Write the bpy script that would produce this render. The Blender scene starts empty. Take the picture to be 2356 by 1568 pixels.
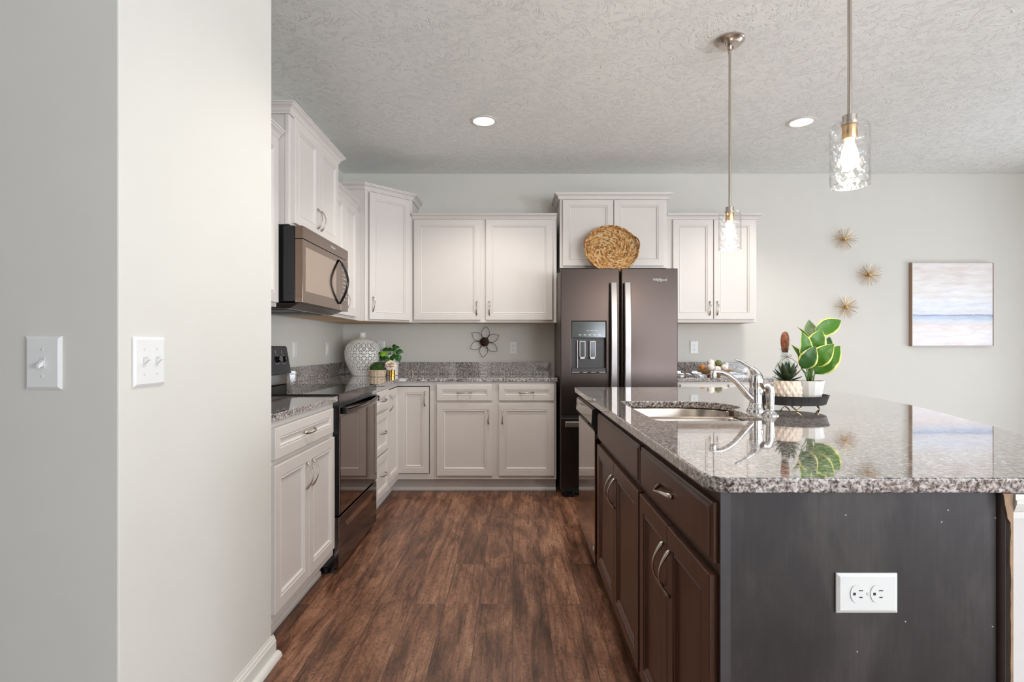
import bpy, bmesh, math, random
from math import pi, sin, cos, sqrt, radians
from mathutils import Vector, Matrix

S = bpy.context.scene
C = S.collection
R = random.Random(7)

# ------------------------------------------------------------------ camera
cam_d = bpy.data.cameras.new('camera')
cam_d.sensor_width = 36.0
cam_d.lens = 36.0 * 1250.0 / 2356.0
cam_d.shift_x = -2.0 / 2356.0
cam_d.shift_y = 11.0 / 2356.0
cam_d.clip_start = 0.02
cam = bpy.data.objects.new('camera', cam_d)
cam.location = (0, 0, 1.16)
cam.rotation_euler = (pi / 2, 0, 0)
C.objects.link(cam)
S.camera = cam

# ------------------------------------------------------------------ colour management, sky, daylight
S.view_settings.view_transform = 'Standard'
S.view_settings.look = 'None'
S.view_settings.gamma = 1.0
S.view_settings.use_curve_mapping = False
S.view_settings.exposure = 0.10

W = bpy.data.worlds.new('sky')
S.world = W
W.use_nodes = True
W.node_tree.nodes['Background'].inputs[0].default_value = (0.86, 0.93, 1.0, 1)
W.node_tree.nodes['Background'].inputs[1].default_value = 0.6


def area(name, loc, rot, sx, sy, power, col=(1, 1, 1), spread=pi):
    d = bpy.data.lights.new(name, 'AREA')
    d.shape = 'RECTANGLE'
    d.size = sx
    d.size_y = sy
    d.energy = power
    d.color = col
    d.spread = spread
    o = bpy.data.objects.new(name, d)
    o.location = loc
    o.rotation_euler = rot
    C.objects.link(o)
    return o


# daylight coming in through the patio door and window on the right wall and the window behind the camera,
# plus two added upward lamps that lift the ceiling like ground bounce
DAY = (0.90, 0.98, 1.08)
area('daylight_patio_door', (5.14, 1.30, 1.12), (0, radians(90), 0), 2.0, 2.0, 20, DAY)
area('daylight_side_door', (5.14, 3.3, 0.90), (0, radians(90), 0), 1.6, 1.6, 41, DAY)
area('daylight_right_window', (5.14, -1.9, 1.40), (0, radians(90), 0), 1.7, 2.4, 28, DAY)
area('fill_uplight_right', (5.75, -1.9, 0.95), (0, radians(120), 0), 1.7, 2.6, 370, DAY)
area('daylight_rear_window', (3.35, -4.16, 1.58), (radians(90), 0, 0), 3.1, 1.44, 86, DAY)
area('fill_uplight_rear', (3.35, -4.75, 0.95), (radians(125), 0, 0), 3.1, 1.5, 250, DAY)

CEIL = 2.71


# ------------------------------------------------------------------ helpers
def lin(r, g, b):
    def f(c):
        c /= 255.0
        return c / 12.92 if c <= 0.04045 else ((c + 0.055) / 1.055) ** 2.4
    return (f(r), f(g), f(b), 1.0)


class NT:
    def __init__(self, name):
        self.m = bpy.data.materials.new(name)
        self.m.use_nodes = True
        self.n = self.m.node_tree.nodes
        self.l = self.m.node_tree.links
        self.b = self.n['Principled BSDF']

    def new(self, t, **kw):
        nd = self.n.new(t)
        for k, v in kw.items():
            setattr(nd, k, v)
        return nd

    def link(self, a, b):
        self.l.new(a, b)

    def set(self, **kw):
        names = dict(color='Base Color', rough='Roughness', metal='Metallic', ior='IOR', trans='Transmission Weight',
                     coat='Coat Weight', coat_rough='Coat Roughness', emit='Emission Color', estr='Emission Strength',
                     spec='Specular IOR Level', aniso='Anisotropic', sss='Subsurface Weight', alpha='Alpha')
        for k, v in kw.items():
            self.b.inputs[names[k]].default_value = v
        return self

    def coords(self, scale=(1, 1, 1), kind='Object', rot=(0, 0, 0)):
        tc = self.new('ShaderNodeTexCoord')
        mp = self.new('ShaderNodeMapping')
        mp.inputs['Scale'].default_value = scale
        mp.inputs['Rotation'].default_value = rot
        self.link(tc.outputs[kind], mp.inputs['Vector'])
        return mp.outputs['Vector']

    def noise(self, vec, scale=5, detail=3, rough=0.5, dist=0.0):
        t = self.new('ShaderNodeTexNoise')
        t.inputs['Scale'].default_value = scale
        t.inputs['Detail'].default_value = detail
        t.inputs['Roughness'].default_value = rough
        t.inputs['Distortion'].default_value = dist
        if vec is not None:
            self.link(vec, t.inputs['Vector'])
        return t

    def ramp(self, fac, stops, interp='LINEAR'):
        r = self.new('ShaderNodeValToRGB')
        r.color_ramp.interpolation = interp
        els = r.color_ramp.elements
        while len(els) < len(stops):
            els.new(0.5)
        for e, (p, c) in zip(els, stops):
            e.position = p
            e.color = c if len(c) == 4 else (*c, 1)
        self.link(fac, r.inputs['Fac'])
        return r

    def bump(self, height, strength=0.2, dist=0.01):
        b = self.new('ShaderNodeBump')
        b.inputs['Strength'].default_value = strength
        b.inputs['Distance'].default_value = dist
        self.link(height, b.inputs['Height'])
        self.link(b.outputs['Normal'], self.b.inputs['Normal'])
        return b

    def mix(self, fac, a, b, blend='MIX'):
        m = self.new('ShaderNodeMix', data_type='RGBA', blend_type=blend)
        for sock, v in ((m.inputs['Factor'], fac), (m.inputs['A'], a), (m.inputs['B'], b)):
            pass
        ins = [i for i in m.inputs if i.enabled]
        for sock, v in zip(ins, (fac, a, b)):
            if hasattr(v, 'links') or isinstance(v, bpy.types.NodeSocket):
                self.link(v, sock)
            else:
                sock.default_value = v
        return [o for o in m.outputs if o.enabled][0]


def simple(name, rgb, rough=0.5, metal=0.0, noise_amt=0.04, nscale=6, bump=0.0, bscale=300, **kw):
    t = NT(name)
    c = lin(*rgb)
    t.set(color=c, rough=rough, metal=metal, **kw)
    v = t.coords()
    n = t.noise(v, nscale, 3)
    lo = tuple(max(0, x * (1 - noise_amt)) for x in c[:3])
    hi = tuple(min(1, x * (1 + noise_amt)) for x in c[:3])
    r = t.ramp(n.outputs['Fac'], [(0.3, lo), (0.7, hi)])
    t.link(r.outputs['Color'], t.b.inputs['Base Color'])
    if bump:
        n2 = t.noise(v, bscale, 2)
        t.bump(n2.outputs['Fac'], bump, 0.002)
    return t.m


def mat_granite():
    t = NT('speckled granite')
    v = t.coords()
    n1 = t.noise(v, 115, 4, 0.6, 0.5)
    n2 = t.noise(v, 230, 3, 0.6, 0.3)
    n3 = t.noise(v, 45, 3, 0.55, 0.5)
    a = t.ramp(n1.outputs['Fac'], [(0.36, lin(46, 46, 48)), (0.43, lin(120, 115, 112)), (0.51, lin(168, 161, 157)),
                                   (0.60, lin(212, 210, 209))])
    b = t.ramp(n2.outputs['Fac'], [(0.36, lin(40, 38, 40)), (0.44, (1, 1, 1))])
    c = t.ramp(n3.outputs['Fac'], [(0.40, lin(206, 192, 184)), (0.58, lin(255, 252, 250))])
    x = t.mix(0.75, a.outputs['Color'], b.outputs['Color'], 'MULTIPLY')
    y = t.mix(0.7, x, c.outputs['Color'], 'MULTIPLY')
    t.link(y, t.b.inputs['Base Color'])
    t.set(rough=0.045, ior=1.9, coat=0.8, coat_rough=0.03)
    return t.m


def mat_floor():
    t = NT('brown vinyl planks')
    v = t.coords(rot=(0, 0, radians(90)))
    br = t.new('ShaderNodeTexBrick')
    br.offset = 0.37
    br.offset_frequency = 2
    br.inputs['Scale'].default_value = 1.0
    br.inputs['Brick Width'].default_value = 1.22
    br.inputs['Row Height'].default_value = 0.152
    br.inputs['Mortar Size'].default_value = 0.0012
    br.inputs['Mortar Smooth'].default_value = 0.1
    br.inputs['Bias'].default_value = 0.0
    br.inputs['Color1'].default_value = (0, 0, 0, 1)
    br.inputs['Color2'].default_value = (1, 1, 1, 1)
    br.inputs['Mortar'].default_value = (0.5, 0.5, 0.5, 1)
    t.link(v, br.inputs['Vector'])
    # shift the grain from plank to plank
    vo = t.coords()
    sc = t.new('ShaderNodeVectorMath', operation='MULTIPLY_ADD')
    t.link(br.outputs['Color'], sc.inputs[0])
    sc.inputs[1].default_value = (3.1, 7.7, 5.0)
    t.link(vo, sc.inputs[2])
    def stretch(k):
        m = t.new('ShaderNodeMapping')
        m.inputs['Scale'].default_value = (1.0, k, 1)
        t.link(sc.outputs[0], m.inputs['Vector'])
        return m.outputs[0]
    big = t.noise(stretch(0.22), 8.5, 8, 0.70, 0.7)          # cloudy light and dark patches
    smear = t.noise(stretch(0.07), 38, 6, 0.72, 0.5)         # dark smears along the board
    fine = t.noise(stretch(0.05), 170, 4, 0.65, 0.3)         # grain
    cross = t.noise(stretch(0.8), 42, 5, 0.65, 2.0)          # saw marks and scuffs
    base = t.ramp(big.outputs['Fac'], [(0.33, lin(88, 60, 45)), (0.46, lin(132, 93, 71)), (0.56, lin(166, 121, 95)),
                                       (0.70, lin(196, 152, 124))])
    fr = t.ramp(fine.outputs['Fac'], [(0.30, lin(168, 158, 152)), (0.60, (1, 1, 1))])
    cr = t.ramp(cross.outputs['Fac'], [(0.37, lin(158, 146, 140)), (0.52, (1, 1, 1)), (0.66, (1, 1, 1)), (0.74, lin(255, 250, 244))])
    sm = t.ramp(smear.outputs['Fac'], [(0.36, lin(142, 126, 118)), (0.53, (1, 1, 1))])
    x = t.mix(0.55, base.outputs['Color'], fr.outputs['Color'], 'MULTIPLY')
    x = t.mix(0.55, x, cr.outputs['Color'], 'MULTIPLY')
    x = t.mix(0.75, x, sm.outputs['Color'], 'MULTIPLY')
    pl = t.ramp(br.outputs['Color'], [(0.0, lin(226, 220, 216)), (1.0, lin(255, 252, 249))])
    x = t.mix(1.0, x, pl.outputs['Color'], 'MULTIPLY')
    x = t.mix(br.outputs['Fac'], x, lin(70, 50, 41))
    t.link(x, t.b.inputs['Base Color'])
    rr = t.ramp(big.outputs['Fac'], [(0.3, (0.30,) * 3), (0.7, (0.42,) * 3)])
    t.link(rr.outputs['Color'], t.b.inputs['Roughness'])
    t.bump(fine.outputs['Fac'], 0.08, 0.002)
    return t.m


def mat_ceiling():
    t = NT('knockdown ceiling')
    t.set(color=lin(240, 242, 239), rough=0.9)
    v = t.coords()
    w = t.noise(v, 3.2, 2, 0.5, 0)
    sc = t.new('ShaderNodeVectorMath', operation='MULTIPLY_ADD')
    t.link(w.outputs['Color'], sc.inputs[0])
    sc.inputs[1].default_value = (0.55, 0.55, 0.0)
    t.link(v, sc.inputs[2])
    vo = t.new('ShaderNodeTexVoronoi', feature='F1')
    vo.inputs['Scale'].default_value = 4.5
    t.link(v, vo.inputs['Vector'])
    mp = t.new('ShaderNodeVectorMath', operation='MULTIPLY_ADD')
    t.link(vo.outputs['Color'], mp.inputs[0])
    mp.inputs[1].default_value = (4, 4, 4)
    t.link(sc.outputs[0], mp.inputs[2])
    n = t.noise(mp.outputs[0], 30, 2.0, 0.5, 1.6)
    n2 = t.noise(v, 26, 2, 0.5, 0.6)
    r = t.ramp(n.outputs['Fac'], [(0.455, (0, 0, 0)), (0.495, (1, 1, 1)), (0.535, (0, 0, 0))])
    r2 = t.ramp(n2.outputs['Fac'], [(0.42, (0, 0, 0)), (0.54, (1, 1, 1))])
    s = t.mix(1.0, r.outputs['Color'], r2.outputs['Color'], 'MULTIPLY')
    t.bump(s, 0.62, 0.007)
    return t.m


def mat_darkwood(name, c1, c2, rough):
    t = NT(name)
    v = t.coords((9, 9, 0.7))
    n = t.noise(v, 6, 5, 0.6, 0.4)
    r = t.ramp(n.outputs['Fac'], [(0.3, lin(*c1)), (0.7, lin(*c2))])
    t.link(r.outputs['Color'], t.b.inputs['Base Color'])
    t.set(rough=rough)
    return t.m


def mat_endpanel():
    t = NT('scuffed espresso panel')
    v = t.coords((1, 1, 0.45))
    n = t.noise(v, 9, 6, 0.6, 0.4)
    n2 = t.noise(t.coords((1, 1, 0.06)), 130, 3)
    r = t.ramp(n.outputs['Fac'], [(0.34, lin(36, 30, 29)), (0.50, lin(47, 41, 39)), (0.66, lin(66, 60, 57))])
    r2 = t.ramp(n2.outputs['Fac'], [(0.3, lin(225, 222, 222)), (0.7, (1, 1, 1))])
    x = t.mix(1.0, r.outputs['Color'], r2.outputs['Color'], 'MULTIPLY')
    vo = t.new('ShaderNodeTexVoronoi', feature='F1')
    vo.inputs['Scale'].default_value = 11
    vo.voronoi_dimensions = '2D'
    sy = t.new('ShaderNodeSeparateXYZ')
    t.link(t.coords(), sy.inputs[0])
    cy_ = t.new('ShaderNodeCombineXYZ')
    t.link(sy.outputs['Y'], cy_.inputs['X'])
    t.link(sy.outputs['Z'], cy_.inputs['Y'])
    t.link(cy_.outputs[0], vo.inputs['Vector'])
    sp = t.ramp(vo.outputs['Distance'], [(0.008, (1, 1, 1)), (0.020, (0, 0, 0))])
    sel = t.new('ShaderNodeSeparateColor')
    t.link(vo.outputs['Color'], sel.inputs[0])
    gt = t.new('ShaderNodeMath', operation='GREATER_THAN')
    gt.inputs[1].default_value = 0.62
    t.link(sel.outputs[0], gt.inputs[0])
    mu = t.new('ShaderNodeMath', operation='MULTIPLY')
    t.link(sp.outputs['Color'], mu.inputs[0])
    t.link(gt.outputs[0], mu.inputs[1])
    x = t.mix(mu.outputs[0], x, lin(190, 188, 190))
    t.link(x, t.b.inputs['Base Color'])
    t.set(rough=0.5)
    return t.m


def mat_metal(name, rgb, rough, brush=None, aniso=0.0):
    t = NT(name)
    t.set(color=lin(*rgb), rough=rough, metal=1.0, aniso=aniso)
    if brush:
        n = t.noise(t.coords(brush), 1.0, 3)
        rr = t.ramp(n.outputs['Fac'], [(0.3, (rough * 0.8,) * 3), (0.7, (rough * 1.2,) * 3)])
        t.link(rr.outputs['Color'], t.b.inputs['Roughness'])
    else:
        n = t.noise(t.coords(), 1.5, 1)
        rr = t.ramp(n.outputs['Fac'], [(0.3, (rough * 0.97,) * 3), (0.7, (rough * 1.03,) * 3)])
        t.link(rr.outputs['Color'], t.b.inputs['Roughness'])
    return t.m


def mat_glass(name, rough=0.0, bump=0.0, tint=(1, 1, 1)):
    """thin clear glass: mostly transparent, mirror reflection at grazing angles"""
    t = NT(name)
    t.n.remove(t.b)
    tr = t.new('ShaderNodeBsdfTransparent')
    tr.inputs[0].default_value = (*tint, 1)
    gl = t.new('ShaderNodeBsdfGlossy')
    gl.inputs['Roughness'].default_value = 0.03 + rough
    lw = t.new('ShaderNodeLayerWeight')
    lw.inputs['Blend'].default_value = 0.5
    pw = t.new('ShaderNodeMath', operation='POWER')
    t.link(lw.outputs['Facing'], pw.inputs[0])
    pw.inputs[1].default_value = 3.5
    fr = t.new('ShaderNodeMath', operation='MULTIPLY_ADD')
    t.link(pw.outputs[0], fr.inputs[0])
    fr.inputs[1].default_value = 0.55
    fr.inputs[2].default_value = 0.05
    mx = t.new('ShaderNodeMixShader')
    t.link(fr.outputs[0], mx.inputs[0])
    t.link(tr.outputs[0], mx.inputs[1])
    t.link(gl.outputs[0], mx.inputs[2])
    if bump:
        n = t.noise(t.coords(), 42, 1.5)
        b = t.new('ShaderNodeBump')
        b.inputs['Strength'].default_value = bump
        b.inputs['Distance'].default_value = 0.01
        t.link(n.outputs['Fac'], b.inputs['Height'])
        t.link(b.outputs[0], gl.inputs['Normal'])
        t.link(b.outputs[0], lw.inputs['Normal'])
    t.link(mx.outputs[0], t.n['Material Output'].inputs[0])
    return t.m


def mat_emit(name, rgb, strength):
    t = NT(name)
    t.set(color=(0.9, 0.9, 0.9, 1), emit=lin(*rgb), estr=strength)
    return t.m


def mat_leaf(name, mid, rim, edge=0.78, vein=(150, 190, 70)):
    t = NT(name)
    tc = t.new('ShaderNodeTexCoord')
    sp = t.new('ShaderNodeSeparateXYZ')
    t.link(tc.outputs['UV'], sp.inputs[0])
    a = t.new('ShaderNodeMath', operation='SUBTRACT')
    t.link(sp.outputs['X'], a.inputs[0])
    a.inputs[1].default_value = 0.5
    b = t.new('ShaderNodeMath', operation='ABSOLUTE')
    t.link(a.outputs[0], b.inputs[0])
    c = t.new('ShaderNodeMath', operation='MULTIPLY')
    t.link(b.outputs[0], c.inputs[0])
    c.inputs[1].default_value = 2.0
    n = t.noise(t.coords(), 60, 3)
    d = t.new('ShaderNodeMath', operation='MULTIPLY_ADD')
    t.link(n.outputs['Fac'], d.inputs[0])
    d.inputs[1].default_value = 0.28
    t.link(c.outputs[0], d.inputs[2])
    # slanted side veins
    sl = t.new('ShaderNodeMath', operation='MULTIPLY_ADD')
    t.link(c.outputs[0], sl.inputs[0])
    sl.inputs[1].default_value = -0.35
    t.link(sp.outputs['Y'], sl.inputs[2])
    sn = t.new('ShaderNodeMath', operation='MULTIPLY')
    t.link(sl.outputs[0], sn.inputs[0])
    sn.inputs[1].default_value = 75.0
    s2 = t.new('ShaderNodeMath', operation='SINE')
    t.link(sn.outputs[0], s2.inputs[0])
    vr = t.ramp(s2.outputs[0], [(0.2, lin(*mid)), (0.95, tuple(0.86 * p + 0.14 * q for p, q in zip(lin(*mid)[:3], lin(*vein)[:3])))])
    er = t.ramp(d.outputs[0], [(edge + 0.08, (0, 0, 0)), (edge + 0.2, (1, 1, 1))])
    x = t.mix(er.outputs['Color'], vr.outputs['Color'], lin(*rim))
    t.link(x, t.b.inputs['Base Color'])
    t.set(rough=0.4)
    return t.m


def mat_painting():
    """abstract seascape: pale clouded sky, thin blue sea line, pale sand"""
    t = NT('seascape canvas')
    v = t.coords()
    sp = t.new('ShaderNodeSeparateXYZ')
    t.link(v, sp.inputs[0])
    n = t.noise(t.coords((2.2, 1, 13)), 2.2, 5, 0.6, 0.8)
    n2 = t.noise(t.coords((1.4, 1, 7)), 2.6, 4, 0.55, 0.6)
    off = t.new('ShaderNodeMath', operation='MULTIPLY_ADD')
    t.link(n.outputs['Fac'], off.inputs[0])
    off.inputs[1].default_value = 0.03
    t.link(sp.outputs['Z'], off.inputs[2])
    dv = t.new('ShaderNodeMath', operation='MULTIPLY')
    t.link(off.outputs[0], dv.inputs[0])
    dv.inputs[1].default_value = 1 / 0.78
    bands = t.ramp(dv.outputs[0], [(0.0, lin(236, 232, 234)), (0.20, lin(240, 236, 236)), (0.275, lin(232, 224, 224)), (0.31, lin(216, 224, 236)),
                                   (0.352, lin(190, 202, 222)), (0.379, lin(140, 158, 194)), (0.385, lin(228, 232, 240)),
                                   (0.50, lin(232, 236, 244)), (0.60, lin(241, 240, 240)), (0.8, lin(236, 232, 228)), (0.97, lin(236, 230, 228))])
    cl = t.ramp(n.outputs['Fac'], [(0.44, lin(255, 255, 255)), (0.66, lin(234, 230, 234))])
    pk = t.ramp(n2.outputs['Fac'], [(0.42, lin(255, 255, 255)), (0.66, lin(240, 228, 220))])
    x = t.mix(0.6, bands.outputs['Color'], cl.outputs['Color'], 'MULTIPLY')
    x = t.mix(0.55, x, pk.outputs['Color'], 'MULTIPLY')
    t.link(x, t.b.inputs['Base Color'])
    t.set(rough=0.35)
    return t.m


def mat_woven():
    t = NT('woven seagrass')
    v = t.coords()
    at = t.new('ShaderNodeAttribute', attribute_name='tone')
    n2 = t.noise(v, 240, 2)
    r = t.ramp(at.outputs['Fac'], [(0.0, lin(150, 94, 42)), (0.3, lin(204, 146, 78)), (0.65, lin(230, 184, 118)), (1.0, lin(246, 222, 180))])
    r2 = t.ramp(n2.outputs['Fac'], [(0.3, lin(190, 180, 170)), (0.6, (1, 1, 1))])
    x = t.mix(0.8, r.outputs['Color'], r2.outputs['Color'], 'MULTIPLY')
    t.link(x, t.b.inputs['Base Color'])
    t.set(rough=0.6)
    return t.m


M = {}
M['wall'] = simple('greige wall paint', (214, 211, 203), 0.85, bump=0.05, bscale=160, noise_amt=0.01)
M['kneewall'] = simple('knee wall paint', (214, 208, 204), 0.85, bump=0.12, bscale=130, noise_amt=0.01)
M['ceiling'] = mat_ceiling()
M['trim'] = simple('white trim paint', (222, 219, 212), 0.4, noise_amt=0.01)
M['floor'] = mat_floor()
M['cab'] = simple('off white cabinet paint', (217, 210, 204), 0.38, noise_amt=0.012)
M['wood'] = simple('raw maple underside', (206, 170, 128), 0.6)
M['granite'] = mat_granite()
M['espresso'] = mat_darkwood('espresso stained wood', (64, 38, 26), (86, 53, 37), 0.36)
M['espresso_edge'] = simple('worn espresso edge strip', (66, 62, 63), 0.5, noise_amt=0.05, nscale=20)
M['endpanel'] = mat_endpanel()
M['nickel'] = mat_metal('brushed nickel', (188, 178, 168), 0.28)
M['chrome'] = mat_metal('polished chrome', (222, 220, 220), 0.04)
M['steel'] = mat_metal('brushed stainless steel', (196, 184, 172), 0.26, (3, 60, 3))
M['handle_steel'] = mat_metal('satin steel handle', (152, 146, 143), 0.33)
M['fridge'] = mat_metal('dark bronze stainless', (72, 63, 59), 0.30)
M['fridge_side'] = simple('fridge side paint', (70, 56, 50), 0.35)
M['mirror_bronze'] = mat_metal('polished black stainless', (156, 138, 126), 0.09)
M['oven_front'] = mat_metal('dark polished oven steel', (104, 92, 90), 0.08)
M['oven_glass'] = mat_metal('dark mirrored oven glass', (134, 120, 113), 0.03)
M['micro_front'] = mat_metal('bronze microwave front', (132, 115, 103), 0.09)
M['micro_glass'] = mat_metal('tinted microwave window', (192, 176, 161), 0.10)
M['dispenser'] = simple('dark dispenser plastic', (46, 39, 36), 0.35)
M['screen'] = simple('dark glass control screen', (62, 66, 62), 0.12, noise_amt=0.02)
M['black'] = simple('black gloss enamel', (16, 17, 20), 0.14, noise_amt=0.05)
M['black_matte'] = simple('black plastic', (20, 20, 22), 0.45)
M['ceran'] = simple('black ceramic glass', (8, 8, 9), 0.03, spec=0.8)
M['grey_plastic'] = simple('dark grey plastic', (58, 60, 64), 0.4)
M['mark'] = simple('silver printed marking', (214, 212, 208), 0.4)
M['plate'] = simple('white plastic plate', (230, 229, 226), 0.3, noise_amt=0.005)
M['slot'] = simple('dark socket slot', (40, 38, 36), 0.6)
M['screw'] = simple('painted screw head', (214, 213, 210), 0.35)
M['glass'] = mat_glass('hammered clear glass', 0.02, 1.0)
M['rim_glass'] = mat_glass('glass rim', 0.05, 0.0, (0.9, 0.9, 0.9))
M['bottle_glass'] = mat_glass('clear bottle glass', 0.0, 0.12, (0.93, 0.95, 0.95))
M['pane'] = mat_glass('window pane')
M['bulb'] = mat_emit('glowing bulb', (255, 236, 212), 9)
M['led'] = mat_emit('lit diffuser', (255, 246, 235), 8)
M['brass'] = mat_metal('warm brass', (220, 190, 140), 0.28)
M['gold'] = mat_metal('gold glazed pot', (204, 160, 74), 0.14)
M['bronze'] = mat_metal('dark bronze wire', (66, 50, 42), 0.4)
M['socket_brass'] = mat_metal('aged brass socket', (204, 170, 128), 0.28)
M['ceramic'] = simple('white glazed ceramic', (246, 244, 239), 0.18, noise_amt=0.01)
M['vase_dark'] = simple('vase unglazed inside', (120, 108, 98), 0.8)
M['pot_white'] = simple('white matte pot', (236, 233, 228), 0.32, noise_amt=0.01)
M['pot_cream'] = simple('cream quilted pot', (226, 208, 190), 0.45, noise_amt=0.03)
M['tray'] = mat_darkwood('charcoal wooden tray', (38, 35, 36), (66, 62, 64), 0.5)
M['hosta'] = mat_leaf('variegated leaf', (62, 114, 18), (222, 222, 124), 0.88)
M['hosta_dark'] = mat_leaf('deep green variegated leaf', (30, 78, 22), (210, 212, 116), 0.88)
M['hosta_grey'] = mat_leaf('grey green leaf underside', (112, 136, 92), (176, 188, 140), 0.9)
M['succulent'] = mat_leaf('dark succulent leaf', (48, 62, 34), (70, 84, 48), 0.95, (80, 96, 60))
M['pothos'] = mat_leaf('glossy green leaf', (26, 80, 22), (40, 104, 28), 0.9, (110, 180, 50))
M['lime'] = mat_leaf('lime green leaf', (120, 168, 26), (96, 150, 22), 0.8, (40, 96, 20))
M['stem'] = simple('green stem', (96, 128, 60), 0.5)
M['stem_brown'] = simple('brown twig', (150, 112, 62), 0.7, noise_amt=0.25, nscale=60)
M['moss'] = simple('green moss', (58, 84, 34), 0.9, noise_amt=0.5, nscale=160, bump=0.6, bscale=260)
M['soil'] = simple('brown potting soil', (92, 66, 48), 0.95, noise_amt=0.3, nscale=80)
M['wicker'] = simple('pale wicker', (212, 190, 166), 0.6, noise_amt=0.22, nscale=70)
M['petal'] = simple('ivory petals', (240, 222, 204), 0.6, noise_amt=0.05, nscale=30)
M['woven'] = mat_woven()
M['woven_back'] = simple('dark basket backing', (120, 78, 36), 0.8)
M['twine'] = simple('jute twine', (188, 150, 110), 0.8)
M['stopper'] = simple('carved brown stopper', (142, 86, 58), 0.45, noise_amt=0.55, nscale=70)
M['ball_white'] = simple('speckled white ball', (238, 230, 218), 0.6, noise_amt=0.12, nscale=90)
M['ball_green'] = simple('mossy green ball', (112, 116, 66), 0.8, noise_amt=0.35, nscale=90)
M['ball_orange'] = simple('rust orange ball', (206, 136, 78), 0.6, noise_amt=0.25, nscale=70)
M['canvas'] = mat_painting()
M['frame'] = simple('taupe wood frame', (158, 130, 112), 0.45, noise_amt=0.06)
M['frame_front'] = simple('champagne frame edge', (222, 212, 200), 0.35)
M['drywall'] = simple('torn drywall paper', (160, 132, 106), 0.85, noise_amt=0.2, nscale=40)
M['moulding'] = simple('espresso corner moulding', (50, 38, 37), 0.35)


def obj(name, bm, mat, parent=None, loc=None, rotz=0.0, smooth=None, bevel=0.0, segs=2):
    bmesh.ops.recalc_face_normals(bm, faces=bm.faces[:])
    me = bpy.data.meshes.new(name)
    bm.to_mesh(me)
    bm.free()
    me.materials.append(M[mat] if isinstance(mat, str) else mat)
    if smooth is not None:
        me.polygons.foreach_set('use_smooth', [True] * len(me.polygons))
        if smooth < 180:
            me.set_sharp_from_angle(angle=radians(smooth))
    o = bpy.data.objects.new(name, me)
    C.objects.link(o)
    if parent is not None:
        o.parent = parent
    if loc is not None:
        o.location = loc
    o.rotation_euler = (0, 0, rotz)
    if bevel > 0:
        b = o.modifiers.new('edge', 'BEVEL')
        b.width = bevel
        b.segments = segs
        b.limit_method = 'ANGLE'
        b.angle_limit = radians(35)
    return o


def tag(o, label, cat, group=None):
    o['label'] = label
    o['category'] = cat
    if group:
        o['group'] = group
    return o


def thing(name, label, cat, loc=(0, 0, 0), rotz=0.0, group=None):
    o = bpy.data.objects.new(name, None)
    o.empty_display_size = 0.05
    C.objects.link(o)
    o.location = loc
    o.rotation_euler = (0, 0, rotz)
    return tag(o, label, cat, group)


def struct(name, bm, mat, **kw):
    o = obj(name, bm, mat, **kw)
    o['kind'] = 'structure'
    return o


def B():
    return bmesh.new()


def box(bm, x0, x1, y0, y1, z0, z1):
    v = [bm.verts.new((x, y, z)) for z in (z0, z1) for y in (y0, y1) for x in (x0, x1)]
    for f in ((0, 1, 3, 2), (4, 5, 7, 6), (0, 1, 5, 4), (2, 3, 7, 6), (0, 2, 6, 4), (1, 3, 7, 5)):
        bm.faces.new([v[i] for i in f])
    return bm


def prism(bm, pts, z0, z1):
    a = [bm.verts.new((x, y, z0)) for x, y in pts]
    b = [bm.verts.new((x, y, z1)) for x, y in pts]
    n = len(pts)
    bm.faces.new(a[::-1])
    bm.faces.new(b)
    for i in range(n):
        bm.faces.new((a[i], a[(i + 1) % n], b[(i + 1) % n], b[i]))
    return bm


def loft(bm, loops, cap0=True, cap1=True, closed=True):
    """loops: list of lists of 3D points, same count"""
    vs = [[bm.verts.new(p) for p in lp] for lp in loops]
    n = len(vs[0])
    for a, b in zip(vs, vs[1:]):
        for i in range(n if closed else n - 1):
            bm.faces.new((a[i], a[(i + 1) % n], b[(i + 1) % n], b[i]))
    if cap0:
        bm.faces.new(vs[0][::-1])
    if cap1:
        bm.faces.new(vs[-1])
    return vs


def panel(bm, x0, x1, z0, z1, yb, prof):
    """rectangular front: prof = list of (inset, height towards -y) measured from the back plane yb"""
    loops = []
    for ins, h in prof:
        loops.append([(x0 + ins, yb - h, z0 + ins), (x1 - ins, yb - h, z0 + ins),
                      (x1 - ins, yb - h, z1 - ins), (x0 + ins, yb - h, z1 - ins)])
    loft(bm, loops)
    return bm


def tube(bm, pts, rad, n=10, flat=None, up=Vector((0, 0, 1)), cap=True):
    """rad: number or list; flat: (a, b) list of ellipse factors or None"""
    pts = [Vector(p) for p in pts]
    m = len(pts)
    if not isinstance(rad, (list, tuple)):
        rad = [rad] * m
    loops = []
    t0 = (pts[1] - pts[0]).normalized()
    side = t0.cross(up)
    if side.length < 1e-4:
        side = t0.cross(Vector((1, 0, 0)))
    side.normalize()
    for i, p in enumerate(pts):
        a = pts[max(0, i - 1)]
        b = pts[min(m - 1, i + 1)]
        t = (b - a).normalized()
        side = (side - t * side.dot(t)).normalized()
        nn = side.cross(t)
        r = rad[i]
        f = flat[i] if flat else (1, 1)
        loops.append([p + side * (cos(2 * pi * k / n) * r * f[0]) + nn * (sin(2 * pi * k / n) * r * f[1]) for k in range(n)])
    loft(bm, loops, cap, cap)
    return bm


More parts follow.
